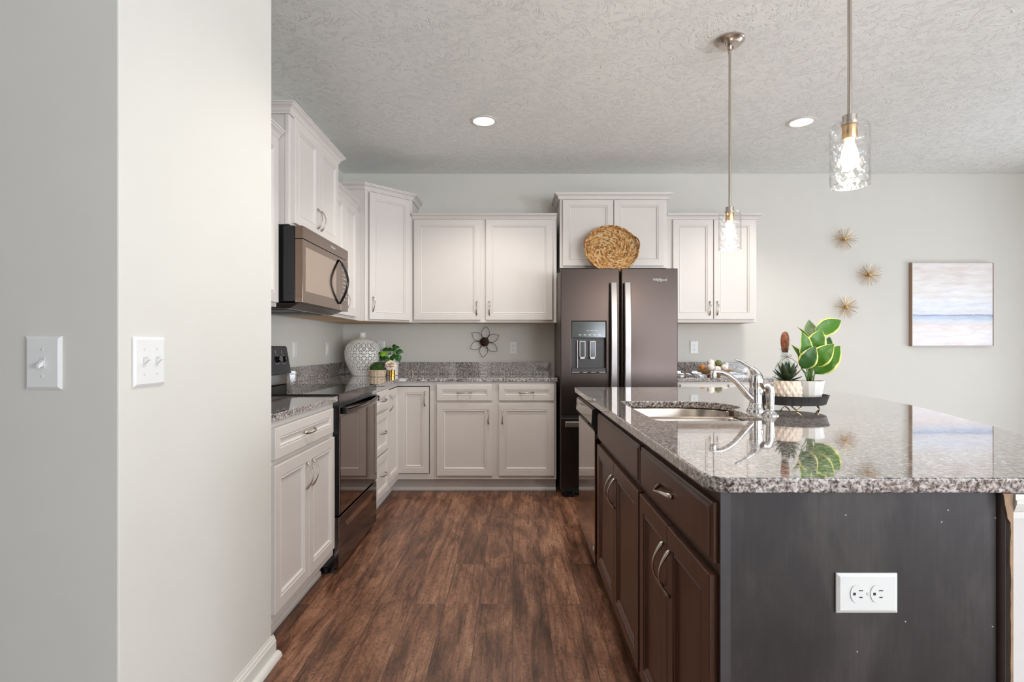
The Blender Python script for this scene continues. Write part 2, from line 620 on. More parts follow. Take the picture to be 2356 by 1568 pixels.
def lathe(bm, prof, n=32, cx=0, cy=0, closed_top=False):
    """prof: list of (r, z)"""
    rings = []
    for r, z in prof:
        if r < 1e-6:
            rings.append([bm.verts.new((cx, cy, z))])
        else:
            rings.append([bm.verts.new((cx + r * cos(2 * pi * k / n), cy + r * sin(2 * pi * k / n), z)) for k in range(n)])
    for a, b in zip(rings, rings[1:]):
        for k in range(n):
            k2 = (k + 1) % n
            if len(a) == 1 and len(b) == 1:
                continue
            if len(a) == 1:
                bm.faces.new((a[0], b[k], b[k2]))
            elif len(b) == 1:
                bm.faces.new((a[k], a[k2], b[0]))
            else:
                bm.faces.new((a[k], a[k2], b[k2], b[k]))
    return bm


def ball(bm, c, r, u=14, v=9, sc=(1, 1, 1)):
    mt = Matrix.Translation(c) @ Matrix.Diagonal((*sc, 1))
    bmesh.ops.create_uvsphere(bm, u_segments=u, v_segments=v, radius=r, matrix=mt)
    return bm


def sweep(bm, path, prof, z=0.0):
    """sweep a closed profile [(out, up)] along an open 2D polyline with mitred corners; outward = right hand of travel"""
    n = len(path)
    loops = []
    for i, (x, y) in enumerate(path):
        def nrm(a, b):
            dx, dy = b[0] - a[0], b[1] - a[1]
            l = sqrt(dx * dx + dy * dy)
            return (dy / l, -dx / l)
        ns = []
        if i > 0:
            ns.append(nrm(path[i - 1], path[i]))
        if i < n - 1:
            ns.append(nrm(path[i], path[i + 1]))
        if len(ns) == 1:
            mx, my = ns[0]
        else:
            sx, sy = ns[0][0] + ns[1][0], ns[0][1] + ns[1][1]
            d = 1 + ns[0][0] * ns[1][0] + ns[0][1] * ns[1][1]
            mx, my = sx / d, sy / d
        loops.append([(x + mx * o, y + my * o, z + u) for o, u in prof])
    loft(bm, loops)
    return bm


def rounded(x0, x1, y0, y1, r, seg=6):
    pts = []
    for cx, cy, a0 in ((x1 - r, y0 + r, -90), (x1 - r, y1 - r, 0), (x0 + r, y1 - r, 90), (x0 + r, y0 + r, 180)):
        for k in range(seg + 1):
            a = radians(a0 + 90 * k / seg)
            pts.append((cx + r * cos(a), cy + r * sin(a)))
    return pts


def slab(bm, outer, holes, z0, z1):
    """flat slab with holes: fill the plan and raise it"""
    edges = []
    for lp in [outer] + holes:
        vs = [bm.verts.new((x, y, z0)) for x, y in lp]
        for i in range(len(vs)):
            edges.append(bm.edges.new((vs[i], vs[(i + 1) % len(vs)])))
    r = bmesh.ops.triangle_fill(bm, use_beauty=True, use_dissolve=False, edges=edges)
    faces = [g for g in r['geom'] if isinstance(g, bmesh.types.BMFace)]
    e = bmesh.ops.extrude_face_region(bm, geom=faces)
    vs = [g for g in e['geom'] if isinstance(g, bmesh.types.BMVert)]
    bmesh.ops.translate(bm, verts=vs, vec=(0, 0, z1 - z0))
    return bm


def text(name, s, size, mat, parent, loc, rot, depth=0.0006):
    cu = bpy.data.curves.new(name, 'FONT')
    cu.body = s
    cu.size = size
    cu.extrude = depth
    cu.align_x = 'CENTER'
    cu.align_y = 'CENTER'
    tmp = bpy.data.objects.new('tmp_text', cu)
    C.objects.link(tmp)
    dg = bpy.context.evaluated_depsgraph_get()
    me = bpy.data.meshes.new_from_object(tmp.evaluated_get(dg))
    bpy.data.objects.remove(tmp)
    me.name = name
    me.materials.clear()
    me.materials.append(M[mat])
    o = bpy.data.objects.new(name, me)
    C.objects.link(o)
    o.parent = parent
    o.location = loc
    o.rotation_euler = rot
    return o


def dup(root, loc=None, rotz=None, label=None):
    r = root.copy()
    C.objects.link(r)
    if loc is not None:
        r.location = loc
    if rotz is not None:
        r.rotation_euler = (0, 0, rotz)
    if label:
        r['label'] = label

    def rec(src, dst):
        for ch in list(src.children):
            c = ch.copy()
            C.objects.link(c)
            c.parent = dst
            rec(ch, c)
    rec(root, r)
    return r


# ------------------------------------------------------------------ room shell
struct('floor', box(B(), -3.3, 5.1, -4.2, 5.0, -0.08, 0.0), 'floor')
struct('ceiling', box(B(), -3.3, 5.1, -4.2, 5.0, CEIL, CEIL + 0.08), 'ceiling')
struct('wall_back', box(B(), -1.65, 5.1, 4.90, 5.0, 0, CEIL), 'wall')
struct('wall_left', box(B(), -1.65, -1.53, 2.02, 4.90, 0, CEIL), 'wall')
struct('wall_front_left', box(B(), -3.2, -0.896, 1.235, 2.018, 0, CEIL), 'wall', bevel=0.004)


def holed_wall(name, axis, a, b, c0, c1, holes):
    """wall between a and b on its own axis, running c0..c1, with openings (u0, u1, z0, z1)"""
    bm = B()

    def put(u0, u1, z0, z1):
        if u1 - u0 < 1e-4 or z1 - z0 < 1e-4:
            return
        if axis == 'x':
            box(bm, a, b, u0, u1, z0, z1)
        else:
            box(bm, u0, u1, a, b, z0, z1)
    u = c0
    for (u0, u1, z0, z1) in sorted(holes):
        put(u, u0, 0, CEIL)
        put(u0, u1, 0, z0)
        put(u0, u1, z1, CEIL)
        u = u1
    put(u, c1, 0, CEIL)
    return struct(name, bm, 'wall')


holed_wall('wall_right', 'x', 5.0, 5.1, -4.1, 4.9, [(0.3, 2.3, 0.1, 2.12), (2.5, 4.1, 0.05, 2.05), (-3.1, -0.7, 0.55, 2.25)])
struct('wall_far_left', box(B(), -3.3, -3.2, -4.2, 2.02, 0, CEIL), 'wall')
struct('wall_light_block', box(B(), -0.75, -0.63, -4.1, -0.55, 0, CEIL), 'wall')  # added wall out of view, keeps rear light off the near left wall
holed_wall('wall_rear', 'y', -4.2, -4.1, -3.2, 5.0, [(1.8, 4.9, 0.86, 2.3)])


def window(n, axis, pos, u0, u1, z0, z1):
    f = 0.05
    bm = B()
    rects = [(u0, u0 + f, z0, z1), (u1 - f, u1, z0, z1), (u0 + f, u1 - f, z0, z0 + f), (u0 + f, u1 - f, z1 - f, z1),
             ((u0 + u1) / 2 - f / 2, (u0 + u1) / 2 + f / 2, z0 + f, z1 - f)]
    for a, b, c, d in rects:
        if axis == 'x':
            box(bm, pos - 0.03, pos + 0.03, a, b, c, d)
        else:
            box(bm, a, b, pos - 0.03, pos + 0.03, c, d)
    o = struct('window_%d' % n, bm, 'trim')
    bm = B()
    if axis == 'x':
        box(bm, pos - 0.003, pos + 0.003, u0 + f, u1 - f, z0 + f, z1 - f)
    else:
        box(bm, u0 + f, u1 - f, pos - 0.003, pos + 0.003, z0 + f, z1 - f)
    obj('pane', bm, 'pane', o)


window(1, 'x', 5.05, 0.3, 2.3, 0.1, 2.12)
window(4, 'x', 5.05, 2.5, 4.1, 0.05, 2.05)
window(2, 'x', 5.05, -3.1, -0.7, 0.55, 2.25)
window(3, 'y', -4.13, 1.8, 4.9, 0.86, 2.3)

# baseboard with quarter round along the lit side of the near wall
bb = B()
sweep(bb, [(-0.896, 2.028), (-0.896, 1.235)][::-1], [(0, 0), (0.013, 0), (0.013, 0.062), (0.010, 0.066), (0.008, 0.074), (0.004, 0.079), (0.004, 0.084), (0, 0.084)])
o = struct('baseboard_left', bb, 'trim')
qs = [(0.0, 0.0)] + [(0.019 * cos(a), 0.022 * sin(a)) for a in [radians(90 * k / 6) for k in range(7)]]
obj('shoe_moulding', sweep(B(), [(-0.8829, 1.235), (-0.8829, 2.036)], qs), 'trim', o, smooth=50)

# ------------------------------------------------------------------ cabinet builder
DOOR = [(0, 0), (0, 0.0185), (0.0018, 0.020), (0.046, 0.020), (0.0475, 0.0165), (0.052, 0.0165), (0.0545, 0.0185), (0.0575, 0.0185),
        (0.064, 0.011), (0.066, 0.0105)]
DRAWER = [(0, 0), (0, 0.0185), (0.0018, 0.020), (0.037, 0.020), (0.0385, 0.0165), (0.042, 0.0165), (0.044, 0.0185), (0.046, 0.0185),
          (0.051, 0.012), (0.053, 0.0115)]
SLAB = [(0, 0), (0, 0.0125), (0.003, 0.0155), (0.007, 0.0155), (0.009, 0.018), (0.013, 0.020), (0.014, 0.020)]
CROWN = [(0, 0), (0.010, 0), (0.011, 0.008), (0.015, 0.011), (0.017, 0.018), (0.022, 0.026), (0.031, 0.033), (0.037, 0.036), (0.038, 0.042), (0.044, 0.044),
         (0.045, 0.050), (0, 0.050)]


def pull_mesh(vertical):
    """arched cabinet pull with flared feet, 115 mm long, standing off towards -y"""
    bm = B()
    L, H = 0.116, 0.027
    pts, rad, fl = [], [], []
    for k in range(21):
        u = -1 + 2 * k / 20
        s = u * L / 2
        h = 0.002 + H * (1 - abs(u) ** 2.6) * (0.92 + 0.08 * cos(u * pi))
        lat = 0.0032 * sin(u * pi)
        pts.append((lat, -h, s) if vertical else (s, -h, lat))
        w = (0.0034 + 0.0052 * abs(u) ** 2.4) * (1 if abs(u) < 0.96 else 0.65)
        rad.append(w)
        fl.append((1.0, 0.72))
    tube(bm, pts, rad, 8, fl, up=Vector((0, 1, 0)))
    return bm


_pulls = {}


def add_pull(parent, x, z, yf, vertical=True):
    key = vertical
    if key not in _pulls:
        o = obj('handle', pull_mesh(vertical), 'nickel', parent, (x, yf, z), smooth=180)
        _pulls[key] = o.data
        return o
    o = bpy.data.objects.new('handle', _pulls[key])
    C.objects.link(o)
    o.parent = parent
    o.location = (x, yf, z)
    return o


def front(root, kind, x0, x1, z0, z1, mat, handle=None, yb=-0.0006):
    prof = {'door': DOOR, 'drawer': DRAWER, 'slab': SLAB}[kind]
    nm = 'door' if kind == 'door' else 'drawer'
    bm = panel(B(), x0, x1, z0, z1, yb, prof)
    o = obj(nm, bm, mat, root)
    if handle:
        hk, hx, hz = handle
        add_pull(o, hx, hz, yb - 0.0195, hk == 'v')
    return o


def cabinet(name, label, cat, loc, rotz, w, d, z0, z1, mat, fronts, toe=False, crown=None, group=None, crown_h=0.05, under=None):
    root = thing(name, label, cat, loc, rotz, group)
    bm = B()
    e = 0.004
    box(bm, 0, w, 0, 0.019, z0, z1)
    box(bm, e, e + 0.016, 0.019, d, z0, z1)
    box(bm, w - e - 0.016, w - e, 0.019, d, z0, z1)
    box(bm, e + 0.016, w - e - 0.016, d - 0.010, d, z0, z1)
    box(bm, e + 0.016, w - e - 0.016, 0.019, d - 0.010, z0 + 0.004, z0 + 0.02)
    if not toe:
        box(bm, e + 0.016, w - e - 0.016, 0.019, d - 0.010, z1 - 0.02, z1)
    obj('carcass', bm, mat, root, bevel=0.0012, segs=1)
    if toe:
        bm = B()
        box(bm, 0.0, w, 0.070, 0.082, 0, z0)
        sweep(bm, [(0, 0.070), (w, 0.070)], [(0, 0), (0.011, 0), (0.011, 0.014), (0.005, 0.024), (0, 0.026)])
        obj('toe_kick', bm, mat, root)
    for f in fronts:
        front(root, *f[:5], mat, f[5] if len(f) > 5 else None)
    if crown:
        k = crown_h / 0.05
        prof = [(o_, u_ * k) for o_, u_ in CROWN]
        obj('crown_moulding', sweep(B(), crown, prof, z1 - 0.002), mat, root)
    if under:
        obj('underside', box(B(), 0.02, w - 0.02, 0.02, d - 0.012, z0 + 0.001, z0 + 0.0035), under, root)
    return root


ZT = 0.876          # top of base cabinets
CT = 0.906          # top of counters

# ---- back run, wall cabinets
ub0, ub1 = 1.356, 2.232
cabinet('wall_cabinet', 'white double wall cabinet left of the fridge above the wire flower', 'cabinet', (-0.852, 4.595, 0), 0, 1.222, 0.303, ub0, ub1, 'cab',
        [('door', 0.018, 0.578, 1.377, 2.222, ('v', 0.548, 1.476)), ('door', 0.625, 1.185, 1.377, 2.222, ('v', 0.655, 1.476))],
        crown=[(0, 0), (1.222, 0)], under='wood', crown_h=0.04)
cabinet('fridge_top_cabinet', 'white short wall cabinet above the fridge, behind the round basket', 'cabinet', (0.393, 4.55, 0), 0, 0.896, 0.348, 1.812, 2.385, 'cab',
        [('door', 0.024, 0.444, 1.827, 2.377), ('door', 0.451, 0.868, 1.827, 2.377)],
        crown=[(0, 0.348), (0, 0), (0.896, 0), (0.896, 0.348)])
cabinet('wall_cabinet', 'white double wall cabinet right of the fridge, behind the far pendant', 'cabinet', (1.296, 4.595, 0), 0, 0.764, 0.303, ub0, ub1, 'cab',
        [('door', 0.054, 0.390, 1.385, 2.222, ('v', 0.362, 1.476)), ('door', 0.398, 0.742, 1.385, 2.222, ('v', 0.426, 1.476))],
        crown=[(0, 0), (0.764, 0), (0.764, 0.303)], under='wood', crown_h=0.04)

# ---- diagonal corner wall cabinet
cc = thing('corner_wall_cabinet', 'tall white angled corner wall cabinet with a single door', 'cabinet', (-1.17, 4.278, 0))
pp = [(-1.527, 4.897), (-1.527, 4.279), (-1.17, 4.279), (-0.854, 4.595), (-0.854, 4.897)]
pl = [(x + 1.17, y - 4.278) for x, y in pp]
obj('carcass', prism(B(), pl, 1.356, 2.388), 'cab', cc, bevel=0.0015, segs=1)
bm = B()
for (a, b) in ((0.0, 0.033), (0.412, 0.446)):
    box(bm, a, b, -0.006, 0.002, 1.357, 2.386)
obj('face_frame', bm, 'cab', cc, (0, 0.001, 0), radians(45), bevel=0.001, segs=1)
dr = obj('door', panel(B(), 0.034, 0.410, 1.372, 2.374, -0.0066, DOOR), 'cab', cc, (0, 0, 0), radians(45))
add_pull(dr, 0.062, 1.49, -0.026)
obj('crown_moulding', sweep(B(), [(pl[1][0], pl[1][1]), (pl[2][0], pl[2][1]), (pl[3][0], pl[3][1]), (pl[4][0], pl[4][1])], CROWN, 2.386), 'cab', cc)
obj('underside', prism(B(), [(x * 0.94 - 0.012, y * 0.94 + 0.02) for x, y in pl], 1.3545, 1.3558), 'wood', cc)

# ---- left run, wall cabinets (front faces +x, so local x runs along +y)
LU = -1.20
cabinet('wall_cabinet', 'white wall cabinet before the microwave, mostly hidden by the near wall', 'cabinet', (LU, 2.024, 0), pi / 2, 0.732, 0.327, ub0, 2.20, 'cab',
        [('door', 0.02, 0.362, 1.377, 2.19, ('v', 0.332, 1.476)), ('door', 0.370, 0.712, 1.377, 2.19, ('v', 0.40, 1.476))],
        crown=[(0, 0), (0.732, 0)], under='wood')
cabinet('microwave_cabinet', 'tall white double cabinet directly above the microwave', 'cabinet', (-1.14, 2.762, 0), pi / 2, 0.762, 0.387, 1.779, 2.340, 'cab',
        [('door', 0.036, 0.377, 1.792, 2.330, ('v', 0.350, 1.886)), ('door', 0.383, 0.726, 1.792, 2.330, ('v', 0.410, 1.886))],
        crown=[(0, 0.387), (0, 0), (0.762, 0), (0.762, 0.387)])
cabinet('wall_cabinet', 'white wall cabinet between the microwave and the corner cabinet', 'cabinet', (LU, 3.527, 0), pi / 2, 0.750, 0.327, ub0, 2.20, 'cab',
        [('door', 0.02, 0.285, 1.377, 2.19, ('v', 0.258, 1.476)), ('door', 0.291, 0.585, 1.377, 2.19, ('v', 0.318, 1.476))],
        crown=[(0, 0), (0.628, 0)], under='wood')

# ---- left run, base cabinets
LF = -0.910
cabinet('base_cabinet', 'white base cabinet before the range, one drawer over two doors', 'cabinet', (LF, 2.022, 0), pi / 2, 0.726, 0.600, 0.105, ZT - 0.001, 'cab',
        [('drawer', 0.014, 0.672, 0.731, 0.850, ('h', 0.345, 0.791)),
         ('door', 0.012, 0.350, 0.152, 0.706, ('v', 0.318, 0.602)), ('door', 0.352, 0.690, 0.152, 0.706, ('v', 0.384, 0.602))], toe=True)
cabinet('drawer_cabinet', 'narrow white base cabinet of three drawers past the range', 'cabinet', (LF, 3.530, 0), pi / 2, 0.372, 0.600, 0.105, ZT - 0.001, 'cab',
        [('drawer', 0.012, 0.360, 0.722, 0.852, ('h', 0.186, 0.788)), ('drawer', 0.012, 0.360, 0.432, 0.700, ('h', 0.186, 0.568)),
         ('drawer', 0.012, 0.360, 0.142, 0.414, ('h', 0.186, 0.282))], toe=True)

# ---- corner base cabinet with a folding two-leaf door
cb = thing('corner_base_cabinet', 'white corner base cabinet with folding two leaf door under the vase', 'cabinet', (-0.91, 4.30, 0))
bm = B()
z0, z1 = 0.105, ZT - 0.001
box(bm, -0.617, -0.600, -0.395, 0.595, z0, z1)
box(bm, -0.600, 0.286, 0.580, 0.595, z0, z1)
box(bm, -0.600, 0.286, 0.02, 0.58, z0, z0 + 0.02)
box(bm, -0.600, -0.02, -0.395, 0.02, z0, z0 + 0.02)
box(bm, 0.270, 0.286, 0.02, 0.58, z0 + 0.02, z1)
box(bm, -0.600, -0.02, -0.395, -0.38, z0 + 0.02, z1)
# rails and stiles round the folding door
box(bm, 0.252, 0.287, 0, 0.02, z0, z1)
box(bm, -0.02, 0.252, 0, 0.02, 0.842, z1)
box(bm, -0.02, 0.252, 0, 0.02, z0, 0.147)
box(bm, -0.02, 0, -0.397, -0.378, z0, z1)
box(bm, -0.02, 0, -0.378, 0, 0.842, z1)
box(bm, -0.02, 0, -0.378, 0, z0, 0.147)
obj('carcass', bm, 'cab', cb)
bm = B()
prism(bm, [(-0.082, -0.397), (-0.070, -0.397), (-0.070, 0.070), (0.287, 0.070), (0.287, 0.082), (-0.082, 0.082)], 0, z0 - 0.0005)
sweep(bm, [(-0.070, -0.397), (-0.070, 0.070), (0.287, 0.070)], [(0, 0), (0.011, 0), (0.011, 0.014), (0.005, 0.024), (0, 0.026)])
obj('toe_kick', bm, 'cab', cb)
d1 = obj('door', panel(B(), 0.008, 0.246, 0.153, 0.836, 0.010, DOOR), 'cab', cb)
add_pull(d1, 0.216, 0.742, -0.010)
d2 = obj('door', panel(B(), 0.0, 0.368, 0.153, 0.836, 0.010, DOOR), 'cab', cb, (0, -0.374, 0), pi / 2)
add_pull(d2, 0.040, 0.742, -0.010)

# ---- back run, base cabinets
BF = 4.30
cabinet('base_cabinet', 'white base cabinet left of the fridge, two drawers over two doors', 'cabinet', (-0.622, BF, 0), 0, 0.966, 0.597, 0.105, ZT - 0.001, 'cab',
        [('drawer', 0.022, 0.458, 0.728, 0.854, ('h', 0.240, 0.791)), ('drawer', 0.512, 0.947, 0.728, 0.854, ('h', 0.730, 0.791)),
         ('door', 0.022, 0.458, 0.136, 0.704, ('v', 0.430, 0.602)), ('door', 0.512, 0.947, 0.136, 0.704, ('v', 0.540, 0.602))], toe=True)
cabinet('base_cabinet', 'white base cabinet right of the fridge behind the island', 'cabinet', (1.300, BF, 0), 0, 0.790, 0.597, 0.105, ZT - 0.001, 'cab',
        [('drawer', 0.022, 0.385, 0.728, 0.854, ('h', 0.204, 0.791)), ('drawer', 0.405, 0.768, 0.728, 0.854, ('h', 0.586, 0.791)),
         ('door', 0.022, 0.385, 0.136, 0.704, ('v', 0.357, 0.602)), ('door', 0.405, 0.768, 0.136, 0.704, ('v', 0.433, 0.602))], toe=True)

# ------------------------------------------------------------------ counters
def counter(name, label, outer, holes, splash=None):
    o = obj(name, slab(B(), outer, holes, ZT + 0.0005, CT), 'granite', bevel=0.004, segs=3)
    tag(o, label, 'countertop')
    for s in (splash or []):
        obj('backsplash', box(B(), *s, CT + 0.0005, CT + 0.108), 'granite', o, bevel=0.002)
    return o


counter('countertop', 'short grey granite countertop beside the range at the near wall', [(-1.528, 2.022), (-0.885, 2.022), (-0.885, 2.752), (-1.528, 2.752)], [],
        [(-1.528, -1.508, 2.023, 2.752)])
counter('countertop', 'L shaped grey granite countertop in the corner under the lattice vase', [(-1.528, 3.523), (-0.885, 3.523), (-0.885, 4.20), (-0.875, 4.245), (-0.84, 4.272), (-0.80, 4.276), (0.352, 4.276), (0.352, 4.898),
                                                                     (-1.528, 4.898)], [],
        [(-1.528, -1.508, 3.523, 4.898), (-1.5075, 0.335, 4.878, 4.898)])
counter('countertop', 'small grey granite countertop right of the fridge holding the twig nest', [(1.275, 4.276), (2.12, 4.276), (2.12, 4.898), (1.275, 4.898)], [],
        [(1.29, 2.108, 4.878, 4.898)])

# island top: straight working edge, bowed seating edge, cut-out for the sink
arc = [(1.190, 1.044), (1.265, 1.15), (1.345, 1.30), (1.435, 1.50), (1.522, 1.72), (1.600, 1.96), (1.660, 2.14), (1.710, 2.33), (1.755, 2.55), (1.782, 2.75),
       (1.798, 2.95), (1.806, 3.14), (1.802, 3.27), (1.785, 3.325), (1.75, 3.34)]
isl = [(0.378, 1.088), (0.384, 1.066), (0.400, 1.049), (0.424, 1.044)] + arc + [(0.400, 3.34), (0.384, 3.334), (0.378, 3.318)]
hole = [(0.487, 1.885), (0.493, 1.858), (0.515, 1.845), (0.830, 1.845), (0.858, 1.856), (0.870, 1.885), (0.873, 2.10), (0.877, 2.155), (0.890, 2.188),
        (0.922, 2.215), (0.945, 2.262), (0.948, 2.32), (0.932, 2.385), (0.892, 2.442), (0.835, 2.476), (0.760, 2.490), (0.520, 2.492), (0.496, 2.482), (0.487, 2.455)]
counter('island_countertop', 'large polished granite island countertop with the sink cut-out', isl, [hole])

# ------------------------------------------------------------------ island cabinets (front faces -x, local x runs along -y)
IF = 0.410
ic = cabinet('island_cabinet', 'dark brown island cabinet nearest the camera, drawer over two doors', 'cabinet', (IF, 1.680, 0), -pi / 2, 0.612, 0.535, 0.105, ZT - 0.001, 'espresso',
             [('slab', 0.010, 0.606, 0.730, 0.850, ('h', 0.300, 0.791)),
              ('door', 0.010, 0.304, 0.145, 0.706, ('v', 0.276, 0.596)), ('door', 0.308, 0.602, 0.145, 0.706, ('v', 0.336, 0.596))], toe=True)
obj('end_panel', box(B(), 0.6125, 0.6165, 0.016, 0.536, 0.0, ZT - 0.001), 'endpanel', ic)['label'] = 'dull charcoal end panel with white specks'
obj('edge_strip', box(B(), 0.6125, 0.6180, -0.004, 0.0158, 0.0, ZT - 0.001), 'espresso_edge', ic)['label'] = 'grey worn edge strip'
qm = [(0, 0), (0.016, 0)] + [(0.016 + 0.007 * sin(radians(a)), 0.007 * (1 - cos(radians(a)))) for a in (30, 60, 90)] + [(0.023, 0.012), (0.0, 0.012)]
bm = B()
loft(bm, [[(0.6125 + 0.014 * v_, 0.5365 + u_ * 0.76, z_) for u_, v_ in ((0, 0), (0.0215, 0), (0.0215, 0.5), (0.017, 0.85), (0.011, 1.0), (0.005, 0.85), (0.0, 0.5))] for z_ in (0.0, ZT - 0.002)])
obj('corner_moulding', bm, 'moulding', ic, smooth=40)
cabinet('sink_cabinet', 'dark brown island sink cabinet with a false drawer front', 'cabinet', (IF, 2.520, 0), -pi / 2, 0.838, 0.540, 0.105, ZT - 0.001, 'espresso',
        [('slab', 0.010, 0.826, 0.730, 0.850),
         ('door', 0.010, 0.416, 0.145, 0.706, ('v', 0.388, 0.596)), ('door', 0.420, 0.826, 0.145, 0.706, ('v', 0.448, 0.596))], toe=True)

# knee wall behind the island cabinets
kw = struct('wall_island', box(B(), 0.9690, 1.085, 1.056, 3.28, 0, ZT - 0.001), 'kneewall')
bm = B()
rr = random.Random(3)
torn = [(0.9655, 0.0)]
zz = 0.0
prof_r = []
while zz < ZT - 0.002:
    wdt = 0.9620 + rr.uniform(-0.0010, 0.0010) if zz < 0.822 else 0.948 + (0.874 - zz) * 0.19 + rr.uniform(-0.002, 0.002)
    prof_r.append((wdt, zz))
    zz += 0.009 if zz > 0.8 else 0.02
prof_r.append((0.947, ZT - 0.0015))
loop = [(0.9675, 0.0)] + [(0.9675, ZT - 0.0015)] + prof_r[::-1]
va = [bm.verts.new((x, 1.0500, z)) for x, z in loop]
vb = [bm.verts.new((x, 1.0530, z)) for x, z in loop]
bm.faces.new(va)
bm.faces.new(vb[::-1])
for i in range(len(loop)):
    bm.faces.new((va[i], va[(i + 1) % len(loop)], vb[(i + 1) % len(loop)], vb[i]))
struct('trim_2', bm, 'drywall')
tr = B()
TP = [(0, 0), (0.004, 0), (0.004, 0.012), (0.006, 0.015), (0.009, 0.022), (0.0115, 0.030), (0.0115, 0.036), (0.009, 0.038), (0.009, 0.048), (0, 0.048)]
sweep(tr, [(0.9690, 1.0558), (1.0855, 1.0558), (1.0855, 3.28)], TP, ZT - 0.050)
struct('trim_1', tr, 'trim')

# ------------------------------------------------------------------ dishwasher
def loft_profile(yz, xa, xb):
    bm = B()
    loft(bm, [[(x, y, z) for y, z in yz] for x in (xa, xb)])
    return bm


dw = thing('dishwasher', 'mirror finish dark dishwasher at the far end of the island', 'dishwasher', (IF, 3.235, 0), -pi / 2)
obj('body', box(B(), 0.0, 0.700, 0.0, 0.535, 0.09, ZT - 0.004), 'black', dw)
obj('door', box(B(), 0.040, 0.660, -0.022, -0.001, 0.125, 0.752), 'mirror_bronze', dw, bevel=0.003)
bm = B()
loft(bm, [[(x, -0.001, 0.754), (x, -0.022, 0.752), (x, -0.038, 0.790), (x, -0.034, 0.856), (x, -0.018, 0.866), (x, -0.001, 0.866)] for x in (0.040, 0.660)])
cp = obj('control_panel', bm, 'mirror_bronze', dw, bevel=0.002)
obj('end_cap', loft_profile([(-0.001, 0.754), (-0.022, 0.752), (-0.038, 0.790), (-0.034, 0.856), (-0.018, 0.866), (-0.001, 0.866)], 0.6602, 0.6630), 'black_matte', cp)
obj('grip_recess', box(B(), 0.20, 0.50, -0.0322, -0.020, 0.767, 0.780), 'black_matte', cp)
for k in range(4):
    obj('button', box(B(), 0.12 + k * 0.035, 0.135 + k * 0.035, -0.0375, -0.030, 0.826, 0.834), 'mark', cp)
obj('toe_kick', box(B(), 0.0, 0.700, 0.045, 0.055, 0.0, 0.089), 'black_matte', dw)
obj('badge', lathe(B(), [(0, 0), (0.012, 0), (0.012, 0.001), (0, 0.001)], 16), 'mark', dw, (0.62, -0.0228, 0.185)).rotation_euler = (pi / 2, 0, 0)

# ------------------------------------------------------------------ kitchen sink, faucet, sprayer
sk = thing('kitchen_sink', 'stainless double bowl undermount sink set in the island', 'sink', (0.70, 2.17, 0.70))


def bowl(pts, ztop, zb):
    cx = sum(p[0] for p in pts) / len(pts)
    cy = sum(p[1] for p in pts) / len(pts)
    bm = B()
    loops = []
    for s, z in ((1.0, ztop), (0.992, ztop - 0.006), (0.97, zb + 0.05), (0.93, zb + 0.016), (0.86, zb + 0.003), (0.4, zb), (0.12, zb - 0.004)):
        loops.append([(cx + (x - cx) * s - 0.70, cy + (y - cy) * s - 2.17, z - 0.70) for x, y in pts])
    loft(bm, loops, cap0=False, cap1=True)
    return bm


far = [(0.482, 2.225), (0.50, 2.196), (0.53, 2.188), (0.86, 2.188), (0.905, 2.20), (0.94, 2.235), (0.954, 2.285), (0.950, 2.34), (0.930, 2.40), (0.892, 2.448), (0.836, 2.484), (0.76, 2.497),
       (0.525, 2.497), (0.498, 2.488), (0.482, 2.46)]
near = rounded(0.482, 0.878, 1.838, 2.160, 0.04)
for pts in (far, near):
    o = obj('bowl', bowl(pts, ZT - 0.0015, 0.690), 'steel', sk, smooth=50)
    m = o.modifiers.new('shell', 'SOLIDIFY')
    m.thickness = 0.0012
    m.offset = 1
obj('divider', box(B(), 0.483 - 0.70, 0.884 - 0.70, 2.158 - 2.17, 2.190 - 2.17, 0.868 - 0.70, 0.8735 - 0.70), 'steel', sk, bevel=0.002)
for cy in (2.33, 2.0):
    obj('drain', lathe(B(), [(0, 0.0), (0.026, 0.0), (0.03, 0.004), (0.042, 0.004), (0.044, 0.001)], 24), 'chrome', sk, (0.70 - 0.70, cy - 2.17, 0.0), smooth=60)

fx, fy = 0.948, 2.115
fc = thing('kitchen_faucet', 'chrome single lever faucet with a long curved spout at the sink', 'faucet', (fx, fy, CT))
bd = lathe(B(), [(0, 0.0), (0.036, 0.0), (0.036, 0.004), (0.031, 0.012), (0.027, 0.020), (0.0262, 0.030), (0.0245, 0.032), (0.0245, 0.068), (0.0262, 0.070), (0.0262, 0.086),
                 (0.0245, 0.088), (0.0250, 0.105), (0.0262, 0.110), (0.0262, 0.118), (0.0250, 0.124), (0.0235, 0.135), (0.020, 0.146), (0.012, 0.155), (0, 0.158)], 32)
obj('body', bd, 'chrome', fc, smooth=40)
sp = [(-0.005, 0, 0.036), (-0.035, -0.002, 0.062), (-0.062, -0.004, 0.094), (-0.088, -0.006, 0.122), (-0.115, -0.008, 0.141), (-0.142, -0.010, 0.152), (-0.160, -0.011, 0.154), (-0.174, -0.012, 0.151)]
spo = obj('spout', tube(B(), sp, [0.0125, 0.0125, 0.012, 0.0115, 0.011, 0.0105, 0.0105, 0.0105], 14, [(1.25, 0.9)] * 8), 'chrome', fc, smooth=60)
obj('aerator', lathe(B(), [(0, 0), (0.0125, 0.0), (0.0135, 0.002), (0.0135, 0.024), (0.0115, 0.028), (0.006, 0.031), (0, 0.031)], 20), 'chrome', spo, (-0.172, -0.012, 0.126), smooth=40)
lv = [(-0.004, 0, 0.148), (-0.014, -0.003, 0.162), (-0.030, -0.008, 0.172), (-0.050, -0.012, 0.183), (-0.072, -0.016, 0.196), (-0.088, -0.018, 0.200)]
